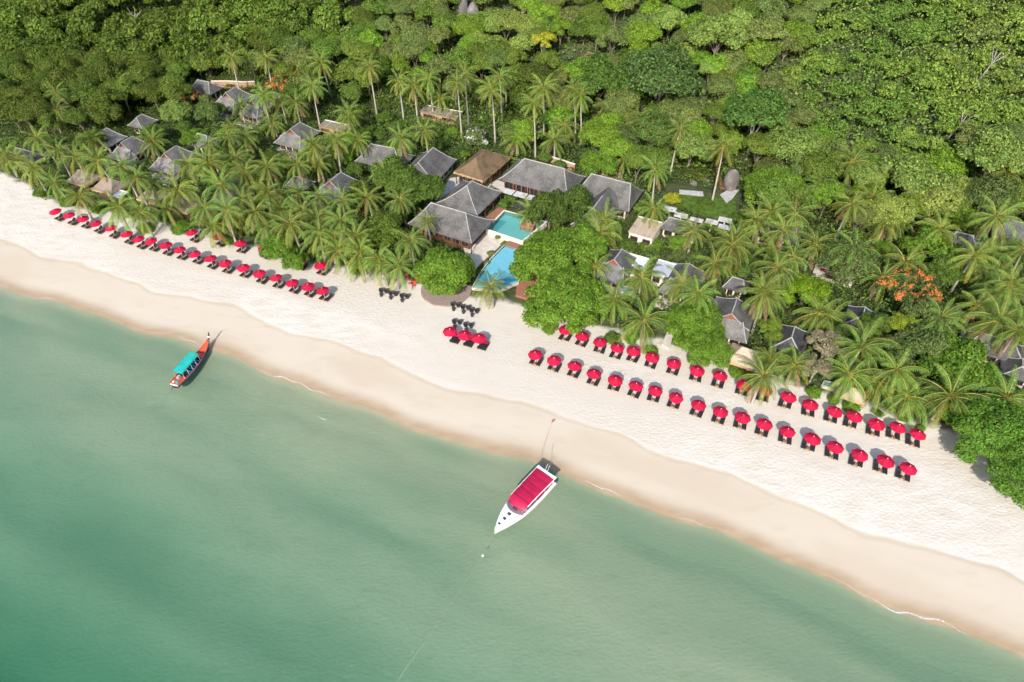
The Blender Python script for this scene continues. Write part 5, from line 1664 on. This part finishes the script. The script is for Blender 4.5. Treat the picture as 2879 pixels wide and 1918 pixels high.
def tree_px(label, px, py, rpx, crown, col, zc=None, **kw):
    """px, py: middle of the crown in the photograph, rpx its radius there"""
    z0 = (zc or 4.0)
    p = place(px, py, z0 + 1.5)
    dep = project(p.x, p.y, p.z + z0)[2]
    r = 1.15 * rpx * dep / FPX
    return tree(label, p, r, z0, crown, col, **kw)

DARK, MIDG, DULL = (0.060, 0.092, 0.014), (0.080, 0.128, 0.020), (0.092, 0.125, 0.034)
BRIGHT, LIGHT, YEL = (0.100, 0.172, 0.018), (0.142, 0.198, 0.044), (0.185, 0.230, 0.022)
tree_px('round dense bright green tree over the round deck on the beach', 1250, 768, 86, CR_ROUND, BRIGHT, 2.0, sq=0.95)
tree_px('huge bright green tree right of the lower pool, upper crown', 1560, 728, 108, CR_HERO[0], BRIGHT, 4.2, sq=0.9)
tree_px('huge bright green tree right of the lower pool, lower crown by the sand', 1588, 845, 112, CR_HERO[1], BRIGHT, 3.8, sq=0.95)
tree_px('bright green tree behind the huge pool tree', 1640, 675, 66, CR_BROAD[0], BRIGHT, 4.5)
tree_px('dark olive tree between the lobby roof and the upper pool', 1545, 590, 60, CR_BROAD[1], (0.058, 0.092, 0.016), 4.0, sq=1.5)
tree_px('dark olive tree in front of the spa house roof', 1612, 580, 60, CR_BROAD[2], (0.058, 0.092, 0.016), 4.2, sq=1.5)
tree_px('dark green tree left of the square dark roof', 1165, 525, 72, CR_HERO[2], MIDG, 4.5)
tree_px('dark green tree below the steep dark roof', 1110, 480, 62, CR_BROAD[3], MIDG, 4.2)
tree_px('olive green tree left of the beach restaurant', 1085, 640, 62, CR_BROAD[0], (0.085, 0.125, 0.016), 3.4)
tree_px('olive tree behind the palms left of the dark tree', 1010, 535, 46, CR_BROAD[1], (0.085, 0.115, 0.018), 3.4)
tree_px('light green leafy tree by the right umbrellas, upper crown', 1955, 895, 78, CR_HERO[2], BRIGHT, 3.2, sq=0.9)
tree_px('light green leafy tree by the right umbrellas, lower crown', 1985, 965, 74, CR_HERO[1], BRIGHT, 2.8, sq=0.9)
tree_px('large bright green tree overhanging the sand at the right edge', 2800, 1215, 120, CR_HERO[0], (0.085, 0.165, 0.020), 3.4, sq=0.9)
tree_px('lowest bright green tree in the right corner of the beach', 2885, 1320, 100, CR_HERO[2], (0.085, 0.165, 0.020), 3.0, sq=0.9)
tree_px('bright green tree above the right beachfront palms', 2695, 1010, 92, CR_BROAD[0], (0.090, 0.160, 0.018), 4.2)
tree_px('dull green tree left of the bright tree on the right', 2590, 975, 80, CR_BROAD[2], DULL, 4.2)
tree_px('dull green tree below the orange flowering tree', 2625, 880, 70, CR_BROAD[1], DULL, 4.5)
tree_px('yellow green tree below the orange flowering tree', 2550, 900, 38, CR_BROAD[3], YEL, 5.0)
tree_px('round dull green tree right of the white cushion terrace', 2390, 740, 75, CR_FINE[0], DULL, 4.0)
tree_px('vivid yellow green tree below the white cushion terrace', 2270, 815, 60, CR_BROAD[0], (0.130, 0.205, 0.012), 3.8)
tree_px('orange flowering flame tree in the right grove', 2560, 795, 78, CR_FLAME, (0.055, 0.095, 0.022), 5.0, name='flame_tree')
tree_px('orange flowering flame tree above the left villas', 800, 225, 55, CR_FLAME, (0.055, 0.095, 0.022), 5.0, name='flame_tree')
tree_px('small orange flowering tree beside the far upper left villa', 527, 258, 30, CR_FLAME, (0.055, 0.095, 0.022), 3.5, name='flame_tree')
tree_px('broad light green tree on the right below the hill', 2560, 505, 95, CR_BROAD[0], LIGHT, 5.5)
tree_px('light green tree at the right edge below the hill', 2800, 440, 95, CR_BROAD[2], LIGHT, 6.0)
tree_px('light green tree right of the boulder, upper one', 2230, 415, 74, CR_FINE[1], LIGHT, 6.0)
tree_px('bright green tree right of the boulder, lower one', 2172, 515, 66, CR_BROAD[1], BRIGHT, 4.0)
tree_px('tall green tree with a long leaning trunk above the boulder', 2135, 310, 85, CR_BROAD[3], (0.07, 0.13, 0.025), 11.0, trunk=TRUNK_PALE)
tree_px('dark maroon green tree behind the right palms', 2305, 445, 40, CR_FINE[2], (0.05, 0.05, 0.025), 5)
tree_px('light green tree left of the staircase', 1945, 410, 60, CR_BROAD[0], LIGHT, 5.5)
tree_px('bushy green tree behind the lobby roof', 1690, 450, 52, CR_BROAD[1], BRIGHT, 4.0)
tree_px('dull green tree above the lobby among the palms', 1740, 385, 48, CR_FINE[0], DULL, 5.0)
tree_px('green vine covered tree among the palms behind the spa house', 1835, 370, 60, CR_FINE[1], (0.09, 0.14, 0.03), 6.5)
tree_px('broad green tree in the forest below the thatched hut', 1690, 230, 85, CR_BROAD[2], (0.07, 0.125, 0.02), 6)
tree_px('wide smooth green tree on the slope right of the thatched hut', 1865, 220, 105, CR_FINE[2], (0.07, 0.115, 0.03), 7)
tree_px('pale yellow green tree near the top of the forest', 2165, 78, 55, CR_BROAD[3], (0.15, 0.19, 0.05), 7)
tree_px('light green tree left of the pale yellow green tree', 2020, 95, 80, CR_BROAD[1], LIGHT, 7)
tree_px('bright green tree by the left sand among umbrellas, upper', 785, 685, 48, CR_BROAD[0], BRIGHT, 2.6)
tree_px('bright green tree by the left sand among umbrellas, lower', 830, 722, 36, CR_BROAD[1], BRIGHT, 1.8)
tree_px('dry grey leaved tree behind the right umbrellas, upper', 2330, 960, 62, CR_OPEN, (0.22, 0.19, 0.12), 4.0, trunk=TRUNK_PALE)
tree_px('dry grey leaved tree behind the right umbrellas, lower', 2300, 1020, 52, CR_OPEN, (0.20, 0.175, 0.11), 3.2, trunk=TRUNK_PALE)
tree_px('small round yellowish tree right of the gabled villa', 2172, 912, 38, CR_BROAD[2], (0.115, 0.165, 0.02), 3.0)
tree_px('light green tree among the left villas', 490, 305, 42, CR_BROAD[0], LIGHT, 4.0)
tree_px('small bright tree right of the light green tree on the left', 540, 375, 34, CR_BROAD[3], BRIGHT, 3.0)
tree_px('green tree above the left villas', 590, 305, 42, CR_BROAD[1], (0.09, 0.13, 0.03), 3.5)
tree_px('green tree under the palms on the right', 2620, 690, 78, CR_BROAD[1], BRIGHT, 4.0)
tree_px('green tree left of the leaning trunks on the right', 2660, 755, 56, CR_BROAD[2], MIDG, 3.5)
tree_px('dark tree behind the leaning palm at the upper right', 2790, 555, 75, CR_FINE[0], DULL, 5.0)
tree_px('yellow leaved tree on the centre slope', 1530, 105, 42, CR_OPEN, (0.30, 0.30, 0.03), 8, trunk=TRUNK_PALE)
tree_px('dull green tree in front of the dark roof on the right', 2235, 1000, 40, CR_BROAD[1], DULL, 2.4)
tree_px('green tree over the dark roof below the flame tree', 2465, 905, 46, CR_BROAD[2], MIDG, 3.4)
tree_px('green tree at the right edge over the long dark roof', 2760, 1040, 52, CR_BROAD[3], BRIGHT, 3.0)
tree_px('dark tree beside the upper left grey roof', 425, 365, 36, CR_BROAD[3], MIDG, 3.0)
tree_px('green tree left of the upper left roofs', 255, 385, 40, CR_BROAD[0], MIDG, 3.4)
tree_px('dull tree hiding the dark roof at the upper right edge', 2835, 690, 40, CR_BROAD[1], DULL, 2.6)
tree_px('white flowering frangipani above the thatched pavilion', 1335, 380, 38, CR_WHITE, DULL, 2.2, name='frangipani_tree')
tree_px('yellow leaved shrub tree beside the staircase lawn', 1895, 545, 22, CR_BROAD[0], (0.26, 0.26, 0.02), 1.5)

# bare pale trees on the slope
for k_, (x, y, hh_, lab) in enumerate([(2735, 245, 9, 'bare white trunked tree in the creepers on the right hillside'), (1455, 100, 9, 'bare pale branches near the top of the forest'), (2660, 395, 7, 'bare pale tree above the light green trees on the right'), (385, 95, 7, 'bare brown branches in the left forest')]):
    p = place(x, y)
    root = thing('dead_tree', lab, 'dead tree', p, random.uniform(0, 6))
    root.rotation_euler = (random.uniform(-0.15, 0.15), 0.25, random.uniform(-0.5, 0.5))
    tb = MB(); tb.tube([(0, 0, -0.5), (0.15, 0, hh_ * 0.4), (0.1, 0.1, hh_ * 0.7)], [0.26, 0.2, 0.15], 7)
    part('trunk', tb, 'pale_bark', root)
    for b_i in range(6):
        an = b_i * 1.1; tb = MB(); r_ = random.uniform(1.2, 2.4)
        tb.tube([(0.1, 0.1, hh_ * 0.66), (r_ * 0.5 * math.cos(an), r_ * 0.5 * math.sin(an), hh_ * 0.85), (r_ * math.cos(an), r_ * math.sin(an), hh_ * random.uniform(0.95, 1.1))], [0.12, 0.08, 0.03], 5)
        part('branch', tb, 'pale_bark', root)
    TREES.append((p.x, p.y, 4.0))

# garden bushes at the beach edge and round the villas
BUSHES = [(1380, 712, 13, (0.14, 0.16, 0.05), 'pale plants beside the lower pool, top ones'), (1368, 738, 12, (0.14, 0.16, 0.05), 'pale plants beside the lower pool, middle ones'), (1350, 765, 13, MIDG, 'plants beside the lower pool, lowest ones'), (1415, 685, 12, (0.12, 0.17, 0.03), 'spiky plants at the front wall of the upper pool'), (1400, 665, 11, (0.12, 0.17, 0.03), 'small spiky plant on the patio step'), (1500, 858, 33, BRIGHT, 'low bush ring at the foot of the poolside beach palm'), (1545, 920, 30, BRIGHT, 'bush at the sand edge below the huge tree'), (1620, 905, 26, BRIGHT, 'bush beside the small pool below the huge tree'),
          (1725, 955, 30, MIDG, 'bush behind the third umbrella of the right back row'), (1775, 950, 26, BRIGHT, 'bush behind the fourth umbrella of the right back row'), (1825, 985, 26, BRIGHT, 'bush beside the sand path on the right'),
          (2070, 1045, 26, BRIGHT, 'trailing bush in front of the pale thatched pavilion'), (2110, 1060, 22, BRIGHT, 'low bush right of the pale thatched pavilion'), (2290, 1105, 26, BRIGHT, 'bush behind the plunge pool on the right'),
          (2345, 1125, 22, BRIGHT, 'low bush under the thatched shelter'), (2395, 1145, 28, BRIGHT, 'bush in front of the thatched shelter'), (2540, 1175, 18, BRIGHT, 'low bush at the sand edge under the right palms'),
          (2590, 1205, 16, BRIGHT, 'smallest low bush behind the last right umbrellas'), (2470, 1160, 18, MIDG, 'low bush between the right beachfront palms'), (1005, 765, 20, BRIGHT, 'small bush at the sand edge left of the tub chairs'),
          (190, 570, 26, BRIGHT, 'bush at the left end of the umbrella rows'), (275, 590, 22, BRIGHT, 'low bush above the third umbrella on the left'), (410, 640, 30, BRIGHT, 'bush at the sand edge above the seventh left umbrella'),
          (510, 640, 34, BRIGHT, 'bush beside the sand path on the left'), (650, 680, 16, BRIGHT, 'small bush between the left back umbrellas'), (120, 540, 28, MIDG, 'dark bush at the far left sand edge'),
          (2050, 760, 45, MIDG, 'bush cluster above the open villa'), (1990, 770, 30, MIDG, 'bush beside the open villa'), (1830, 690, 42, BRIGHT, 'round clipped green bush right of the spa court'), (1770, 690, 32, MIDG, 'bush left of the round clipped bush'),
          (1905, 680, 30, (0.16, 0.18, 0.05), 'yellowish bush under the palm by the walkway'), (1985, 570, 30, (0.08, 0.12, 0.02), 'bush on the lawn'), (1740, 560, 20, (0.13, 0.2, 0.03), 'bright plants right of the spa house'),
          (1795, 585, 26, (0.12, 0.19, 0.03), 'yellowish plants right of the spa house gable'), (1965, 490, 34, (0.10, 0.11, 0.02), 'olive bush left of the staircase'), (2080, 610, 26, MIDG, 'bush at the right end of the lawn'),
          (2010, 640, 28, MIDG, 'bush behind the palms below the lawn'), (2110, 740, 34, MIDG, 'dark bush left of the white cushion terrace'), (2180, 960, 24, MIDG, 'bush below the small round yellowish tree'),
          (1160, 400, 26, DULL, 'bush behind the service house'), (1250, 400, 30, (0.10, 0.15, 0.03), 'traveller palm like plants above the kitchen house'), (1060, 375, 34, MIDG, 'bush above the service house roof'), (1110, 350, 34, MIDG, 'bush right of the low pale building')]
for (x, y, r_, col, lab) in BUSHES:
    p = place(x, y, 0.6)
    dep = project(p.x, p.y, p.z + 0.6)[2]
    r = r_ * dep / FPX
    root = thing('bush', lab, 'bush', p, random.uniform(0, 6.28), 'garden bushes')
    o = obj('foliage', random.choice(CR_BUSH), root, (0, 0, 0.25), (0, 0, 0), (r, r, min(r, 1.6) * 0.9)); o.color = (*col, 1)
    obj('stems', TRUNKS[0], root, (0, 0, 0), (0, 0, 0), (0.5, 0.5, 0.6))

# ------------------------------------------------------------------ forest on the hill
def in_poly(x, y, poly):
    c = False; j = len(poly) - 1
    for i in range(len(poly)):
        if (poly[i][1] > y) != (poly[j][1] > y) and x < (poly[j][0] - poly[i][0]) * (y - poly[i][1]) / (poly[j][1] - poly[i][1]) + poly[i][0]:
            c = not c
        j = i
    return c
VINE = [(2250, 330), (2200, 210), (2290, 90), (2330, -200), (3300, -200), (3300, 330), (2720, 400), (2500, 440), (2330, 440)]
KEEP = [(2735, 225, 38), (1455, 80, 35), (2660, 380, 25), (385, 80, 25), (1658, 161, 60), (1318, 40, 55), (2030, 490, 70), (640, 250, 70), (1945, 590, 90), (1240, 312, 55), (940, 350, 45), (395, 335, 40), (700, 285, 40), (578, 250, 40)]
def blocked(x, y, m=0.5):
    for (cx, cy, an, L, W) in EXCL:
        dx, dy = x - cx, y - cy
        if abs(dx) + abs(dy) > L + W: continue
        lx = dx * math.cos(an) + dy * math.sin(an); ly = -dx * math.sin(an) + dy * math.cos(an)
        if abs(lx) < L / 2 + m and abs(ly) < W / 2 + m:
            return True
    return False

TALL = []
for (cpx, b_, top, sc) in PALMS:
    if top.z - b_.z > 8:
        q = project(b_.x, b_.y, b_.z); TALL.append((cpx[0], cpx[1], q[0], q[1], q[2]))
def hides_palm(px, py, dep, rpx=32):
    for (cx, cy, bx, by, bd) in TALL:
        if dep < bd + 1 and cy + 25 < py < by + 45:
            f = (py - cy) / max(1, by - cy)
            if abs(px - (cx + (bx - cx) * min(1, f))) < rpx: return True
    return False
cand = []
S = 5.4
for iy in range(0, 66):
    for ix in range(-58, 59):
        x = (ix + 0.5 * (iy % 2)) * S + random.uniform(-2.0, 2.0)
        y = 120 + iy * S * 0.9 + random.uniform(-2.0, 2.0)
        d = y - float(sh(x))
        if d < float(np.interp(x, [-200, -112, -88, 60, 140], [46, 48, 80, 86, 84])) or d > 330: continue
        z = gz(x, y)
        px, py, dep = project(x, y, z + 5)
        if in_poly(px, py, VINE): continue
        if hides_palm(px, py, dep, 34): continue
        t = d - (100 + 0.10 * max(-140, min(140, x)))
        if t < 0 and blocked(x, y, 3.0): continue
        if any((px - a_) ** 2 + (py - b_) ** 2 < c_ * c_ for a_, b_, c_ in KEEP): continue
        if any((x - a_) ** 2 + (y - b_) ** 2 < (c_ * 0.5 + 0.8) ** 2 for a_, b_, c_ in TREES[:80]): continue
        cand.append((x, y, z, px, py, dep))
vis = [c for c in cand if -60 < c[3] < 2940 and -30 < c[4] < 1000]
vis.sort(key=lambda c: c[5])
solo = vis[:300]
solo_set = set(id(c) for c in solo)
rest = [c for c in cand if id(c) not in solo_set and c[5] < 330 and abs(c[0]) < 270]
KINDS = [('dark green forest tree on the hillside', DARK, 0.30), ('mid green forest tree on the hillside', MIDG, 0.30), ('dull green forest tree on the hillside', DULL, 0.22), ('light yellowish green forest tree on the hillside', LIGHT, 0.12), ('bright green forest tree on the hillside', BRIGHT, 0.06)]
def forest_col(x, y):
    n = float(vnoise(x, y, 22, 77)) * 0.6 + random.random() * 0.4
    side = max(-1, min(1, x / 110))
    v = n + 0.16 * side
    if v < 0.36: k = 0
    elif v < 0.54: k = 1
    elif v < 0.68: k = 2
    elif v < 0.80: k = 4
    else: k = 3
    return k
BANDS = [(-999, 70, 'topmost'), (70, 140, 'second highest'), (140, 210, 'third highest'), (210, 290, 'fourth highest'), (290, 380, 'fifth highest'), (380, 2000, 'lowest')]
for lo, hi, band in BANDS:
    row = sorted([c for c in solo if lo <= c[4] < hi], key=lambda c: c[3])
    for i, (x, y, z, px, py, dep) in enumerate(row):
        k = forest_col(x, y)
        lab, col, _ = KINDS[k]
        tone_ = lab.split(' forest')[0]
        j = random.uniform(1.05, 1.42)
        col = (col[0] * j * random.uniform(0.95, 1.2), col[1] * j, col[2] * j)
        r = random.uniform(3.2, 5.4)
        cr = random.choice(CR_FOREST + CR_FINE + CR_BROAD[:2])
        tree(f'{tone_} forest tree, {ordinal(i + 1)} from the left in the {band} forest band', Vector((x, y, z)), r, random.uniform(3.2, 6.5), cr, col, name='forest_tree', group='forest trees on the hillside', sq=random.uniform(0.85, 1.2))

# small garden trees between the villas
gar = []
for _ in range(2600):
    x = random.uniform(-135, 120); d = random.uniform(44, 100)
    y = float(sh(x)) + d
    px, py, dep = project(x, y, gz(x, y) + 2)
    if not (-20 < px < 2900): continue
    if blocked(x, y, 1.9): continue
    if hides_palm(px, py, dep, 22): continue
    if any((px - a_) ** 2 + (py - b_) ** 2 < (c_ * 0.9) ** 2 for a_, b_, c_ in KEEP): continue
    if any((x - a_) ** 2 + (y - b_) ** 2 < (c_ * 0.8 + 1.7) ** 2 for a_, b_, c_ in TREES): continue
    if any((x - q[1].x) ** 2 + (y - q[1].y) ** 2 < 1.2 for q in PALMS): continue
    if len(gar) >= 90: break
    r = random.uniform(1.5, 2.7)
    gar.append((px, Vector((x, y, gz(x, y))), r)); TREES.append((x, y, r))
gar.sort(key=lambda q: q[0])
for i, (px, p, r) in enumerate(gar):
    col = random.choice([MIDG, MIDG, DULL, DARK, BRIGHT, (0.09, 0.14, 0.03)])
    j = random.uniform(0.85, 1.2)
    tree(f'small garden tree, {ordinal(i + 1)} from the left among the villas', p, r, random.uniform(1.0, 2.6), random.choice(CR_BROAD + CR_FOREST), tuple(c * j for c in col), name='garden_tree', group='small garden trees among the villas')

# the rest of the wood, past the three hundred nearest trees: one mass
RN = np.random.default_rng(5)
TPL = []
for i in range(6):
    tm = crown_mesh(400 + i, 15, 1000, 0.185, 0.95, 0.62, (0.30, 0.48))
    co = np.zeros(len(tm.vertices) * 3, dtype=np.float32); tm.vertices.foreach_get('co', co)
    TPL.append(co.reshape(-1, 4, 3)); bpy.data.meshes.remove(tm)
Vs = {k: [] for k in range(5)}
for (x, y, z, px, py, dep) in rest:
    r = RN.uniform(3.0, 5.6); inview = -100 < px < 2980 and -80 < py
    T_ = TPL[RN.integers(0, 6)]
    if not inview: T_ = T_[::4]
    an = RN.uniform(0, 6.28); ca, sa = math.cos(an), math.sin(an)
    Q = np.stack([T_[..., 0] * ca - T_[..., 1] * sa, T_[..., 0] * sa + T_[..., 1] * ca, T_[..., 2] * RN.uniform(0.9, 1.25)], -1)
    if not inview:
        c_ = Q.mean(1, keepdims=True); Q = c_ + (Q - c_) * 1.9
    Vs[forest_col(x, y)].append(Q * r + np.array([x, y, z + RN.uniform(3.2, 6.5)]))
for k, lst in Vs.items():
    if lst:
        fo = stuff(obj('forest', quads_mesh('forest', np.concatenate(lst), ['leaf']))); fo.color = (*[c * f for c, f in zip(KINDS[k][1], (1.32, 1.25, 1.15))], 1)
        fo['label'] = 'far mass of forest trees on the upper hillside'; fo['category'] = 'forest'

# vine covered slope on the right
n = 420000
X = RN.uniform(20, 260, n); Y = RN.uniform(90, 360, n)
dd_ = Y - sh(X); keep = (dd_ > 88)
X, Y = X[keep], Y[keep]
Z = ground(X, Y)
dep = Y * CP - (Z + 3 - CAM_H) * SP
PX = 1439.5 + FPX * X / dep; PY = 959 + FPX * (-Y * SP - (Z + 3 - CAM_H) * CP) / dep
def in_poly_np(x, y, poly):
    c = np.zeros(len(x), bool); j = len(poly) - 1
    for i in range(len(poly)):
        xi, yi = poly[i]; xj, yj = poly[j]
        cond = ((yi > y) != (yj > y)) & (x < (xj - xi) * (y - yi) / (yj - yi + 1e-9) + xi)
        c ^= cond; j = i
    return c
keep = in_poly_np(PX, PY, VINE) & (dep < 340)
X, Y, Z = X[keep], Y[keep], Z[keep]
CELL = 6.5
def lumps(X, Y):
    """rounded mounds of smothered trees"""
    best = np.zeros(len(X))
    ci, cj = np.floor(X / CELL), np.floor(Y / CELL)
    for di in (-1, 0, 1):
        for dj in (-1, 0, 1):
            a_, b_ = ci + di, cj + dj
            h1 = np.sin(a_ * 127.1 + b_ * 311.7) * 43758.5; h1 = h1 - np.floor(h1)
            h2 = np.sin(a_ * 269.5 + b_ * 183.3) * 43758.5; h2 = h2 - np.floor(h2)
            h3 = np.sin(a_ * 419.2 + b_ * 71.9) * 43758.5; h3 = h3 - np.floor(h3)
            r_ = CELL * (0.55 + 0.45 * h3)
            q = 1 - ((X - (a_ + h1) * CELL) ** 2 + (Y - (b_ + h2) * CELL) ** 2) / r_ ** 2
            best = np.maximum(best, np.sqrt(np.clip(q, 0, 1)) * (1.6 + 3.4 * h3))
    return best + 3.0 * vnoise(X, Y, 14, 92) + 1.5 * vnoise(X, Y, 2.6, 93) + 0.7 * vnoise(X, Y, 1.2, 94)
H0 = lumps(X, Y)
e = 0.4
MOUND = []
NX = -(lumps(X + e, Y) + ground(X + e, Y) - H0 - Z) / e; NY = -(lumps(X, Y + e) + ground(X, Y + e) - H0 - Z) / e
P = np.stack([X, Y, Z + 0.4 + H0 - RN.random(len(X)) ** 2 * 0.8], 1)
N = np.stack([NX, NY, np.ones(len(X))], 1); N /= np.linalg.norm(N, axis=1, keepdims=True)
TPV = []
for i in range(5):
    tm = crown_mesh(430 + i, 17, 1250, 0.140, 0.9, 0.70, (0.26, 0.44), jitter=0.5)
    co = np.zeros(len(tm.vertices) * 3, dtype=np.float32); tm.vertices.foreach_get('co', co)
    TPV.append(co.reshape(-1, 4, 3)); bpy.data.meshes.remove(tm)
VC = [(0.100, 0.162, 0.028), (0.130, 0.192, 0.032), (0.155, 0.212, 0.038), (0.122, 0.162, 0.040)]
VV = {k: [] for k in range(4)}
tone = vnoise(X, Y, 16, 95) + 0.5 * (vnoise(X, Y, 5, 96) - 0.5)
lev = np.clip((tone * 4.2 - 0.6).astype(int), 0, 3)
base = leaf_quads(P, N, 0.62, RN, 0.6, 0.5)
thin = RN.random(len(P)) < 0.5
for k in range(4):
    VV[k].append(base[(lev == k) & thin])
for iy in range(70):
    for ix in range(60):
        x = 10 + ix * 4.6 + RN.uniform(-1.8, 1.8); y = 60 + iy * 4.6 + RN.uniform(-1.8, 1.8)
        if y - float(sh(x)) < 92: continue
        z = gz(x, y); px, py, dep_ = project(x, y, z + 4)
        if dep_ > 330 or not (-100 < py and 1800 < px < 3050) or not in_poly(px, py, VINE): continue
        r = RN.uniform(2.2, 4.4); T_ = TPV[RN.integers(0, 5)]
        an = RN.uniform(0, 6.28); ca, sa = math.cos(an), math.sin(an)
        Q = np.stack([T_[..., 0] * ca - T_[..., 1] * sa, T_[..., 0] * sa + T_[..., 1] * ca, T_[..., 2] * RN.uniform(0.7, 1.2)], -1) * r
        k = int(np.clip((float(vnoise(x, y, 16, 95)) + 0.5 * RN.uniform(-0.5, 0.5)) * 4.2 - 0.6, 0, 3))
        VV[k].append(Q + np.array([x, y, z + 1.2 + 3.5 * float(vnoise(x, y, 12, 97))]))
for k in range(4):
    o = stuff(obj('vine_thicket', quads_mesh('vine_thicket', np.concatenate(VV[k]), ['leaf']))); o.color = (*VC[k], 1)
    o['label'] = 'dense creeper thicket covering the right hillside'; o['category'] = 'thicket'

# ferns and saplings of the forest floor
n = 170000
X = RN.uniform(-215, 190, n); Y = RN.uniform(120, 330, n)
D_ = Y - sh(X); Z = ground(X, Y)
dep = Y * CP - (Z - CAM_H) * SP
PX = 1439.5 + FPX * X / dep; PY = 959 + FPX * (-Y * SP - (Z - CAM_H) * CP) / dep
mk = (D_ > 100) & (PX > -200) & (PX < 3100) & (PY > -120)
X, Y, Z = X[mk], Y[mk], Z[mk]
P = np.stack([X, Y, Z + 0.3 + 4.5 * fbm(X, Y, 5, 111) ** 1.5 * RN.random(len(X)) ** 0.5], 1)
N = np.tile(np.array([[0, -0.4, 1.0]]), (len(X), 1))
o = stuff(obj('undergrowth', quads_mesh('undergrowth', leaf_quads(P, N, 0.85, RN, 0.6, 0.6), ['leaf']))); o.color = (0.100, 0.148, 0.028, 1)
o['label'] = 'ferns and saplings under the forest trees'; o['category'] = 'undergrowth'

# low shrubbery filling the gardens and the forest floor
n = 330000
X = RN.uniform(-215, 190, n); D_ = RN.uniform(24, 116, n)
Y = sh(X) + D_
vg = np.interp(X, VGX, VGD) + (fbm(X, Y, 4, 41) - 0.5) * 4.0
Z = ground(X, Y)
dep = Y * CP - (Z - CAM_H) * SP
PX = 1439.5 + FPX * X / dep; PY = 959 + FPX * (-Y * SP - (Z - CAM_H) * CP) / dep
keep = (D_ > vg + 1.2) & (PX > -300) & (PX < 3200) & (PY > -150)
dens = fbm(X, Y, 6, 101)
keep &= (dens > 0.20)
idx_ = np.where(keep)[0]
def blocked_np(X, Y, m):
    out = np.zeros(len(X), bool)
    for (cx, cy, an, L, W) in EXCL:
        dx, dy = X - cx, Y - cy
        lx = dx * math.cos(an) + dy * math.sin(an); ly = -dx * math.sin(an) + dy * math.cos(an)
        out |= (np.abs(lx) < L / 2 + m) & (np.abs(ly) < W / 2 + m)
    return out
idx_ = idx_[~blocked_np(X[idx_], Y[idx_], 0.15)]
X, Y, Z, dens, D_ = X[idx_], Y[idx_], Z[idx_], dens[idx_], D_[idx_]
def shr(X, Y):
    return 3.4 * np.clip(fbm(X, Y, 6, 101) - 0.22, 0, 1) + 1.2 * vnoise(X, Y, 2.2, 103)
H0 = shr(X, Y) * np.clip((D_ - 30) / 14, 0.25, 1)
e = 0.3
NX = -(shr(X + e, Y) - shr(X, Y)) / e; NY = -(shr(X, Y + e) - shr(X, Y)) / e
P = np.stack([X, Y, Z + 0.1 + H0 * (1 - 0.4 * RN.random(len(X)) ** 2)], 1)
N = np.stack([NX, NY, np.ones(len(X)) * 1.2], 1); N /= np.linalg.norm(N, axis=1, keepdims=True)
tone = vnoise(X, Y, 7, 105) + 0.3 * (RN.random(len(X)) - 0.5)
for mk, col in ((tone < 0.45, DARK), ((tone >= 0.45) & (tone < 0.68), (0.068, 0.108, 0.020)), (tone >= 0.68, (0.095, 0.150, 0.026))):
    me = quads_mesh('shrubbery', leaf_quads(P[mk], N[mk], 0.50, RN, 0.6, 0.55), ['leaf'])
    o = stuff(obj('shrubbery', me)); o.color = (*col, 1)
    o['label'] = 'low garden shrubbery between the villas and palms'; o['category'] = 'shrubbery'
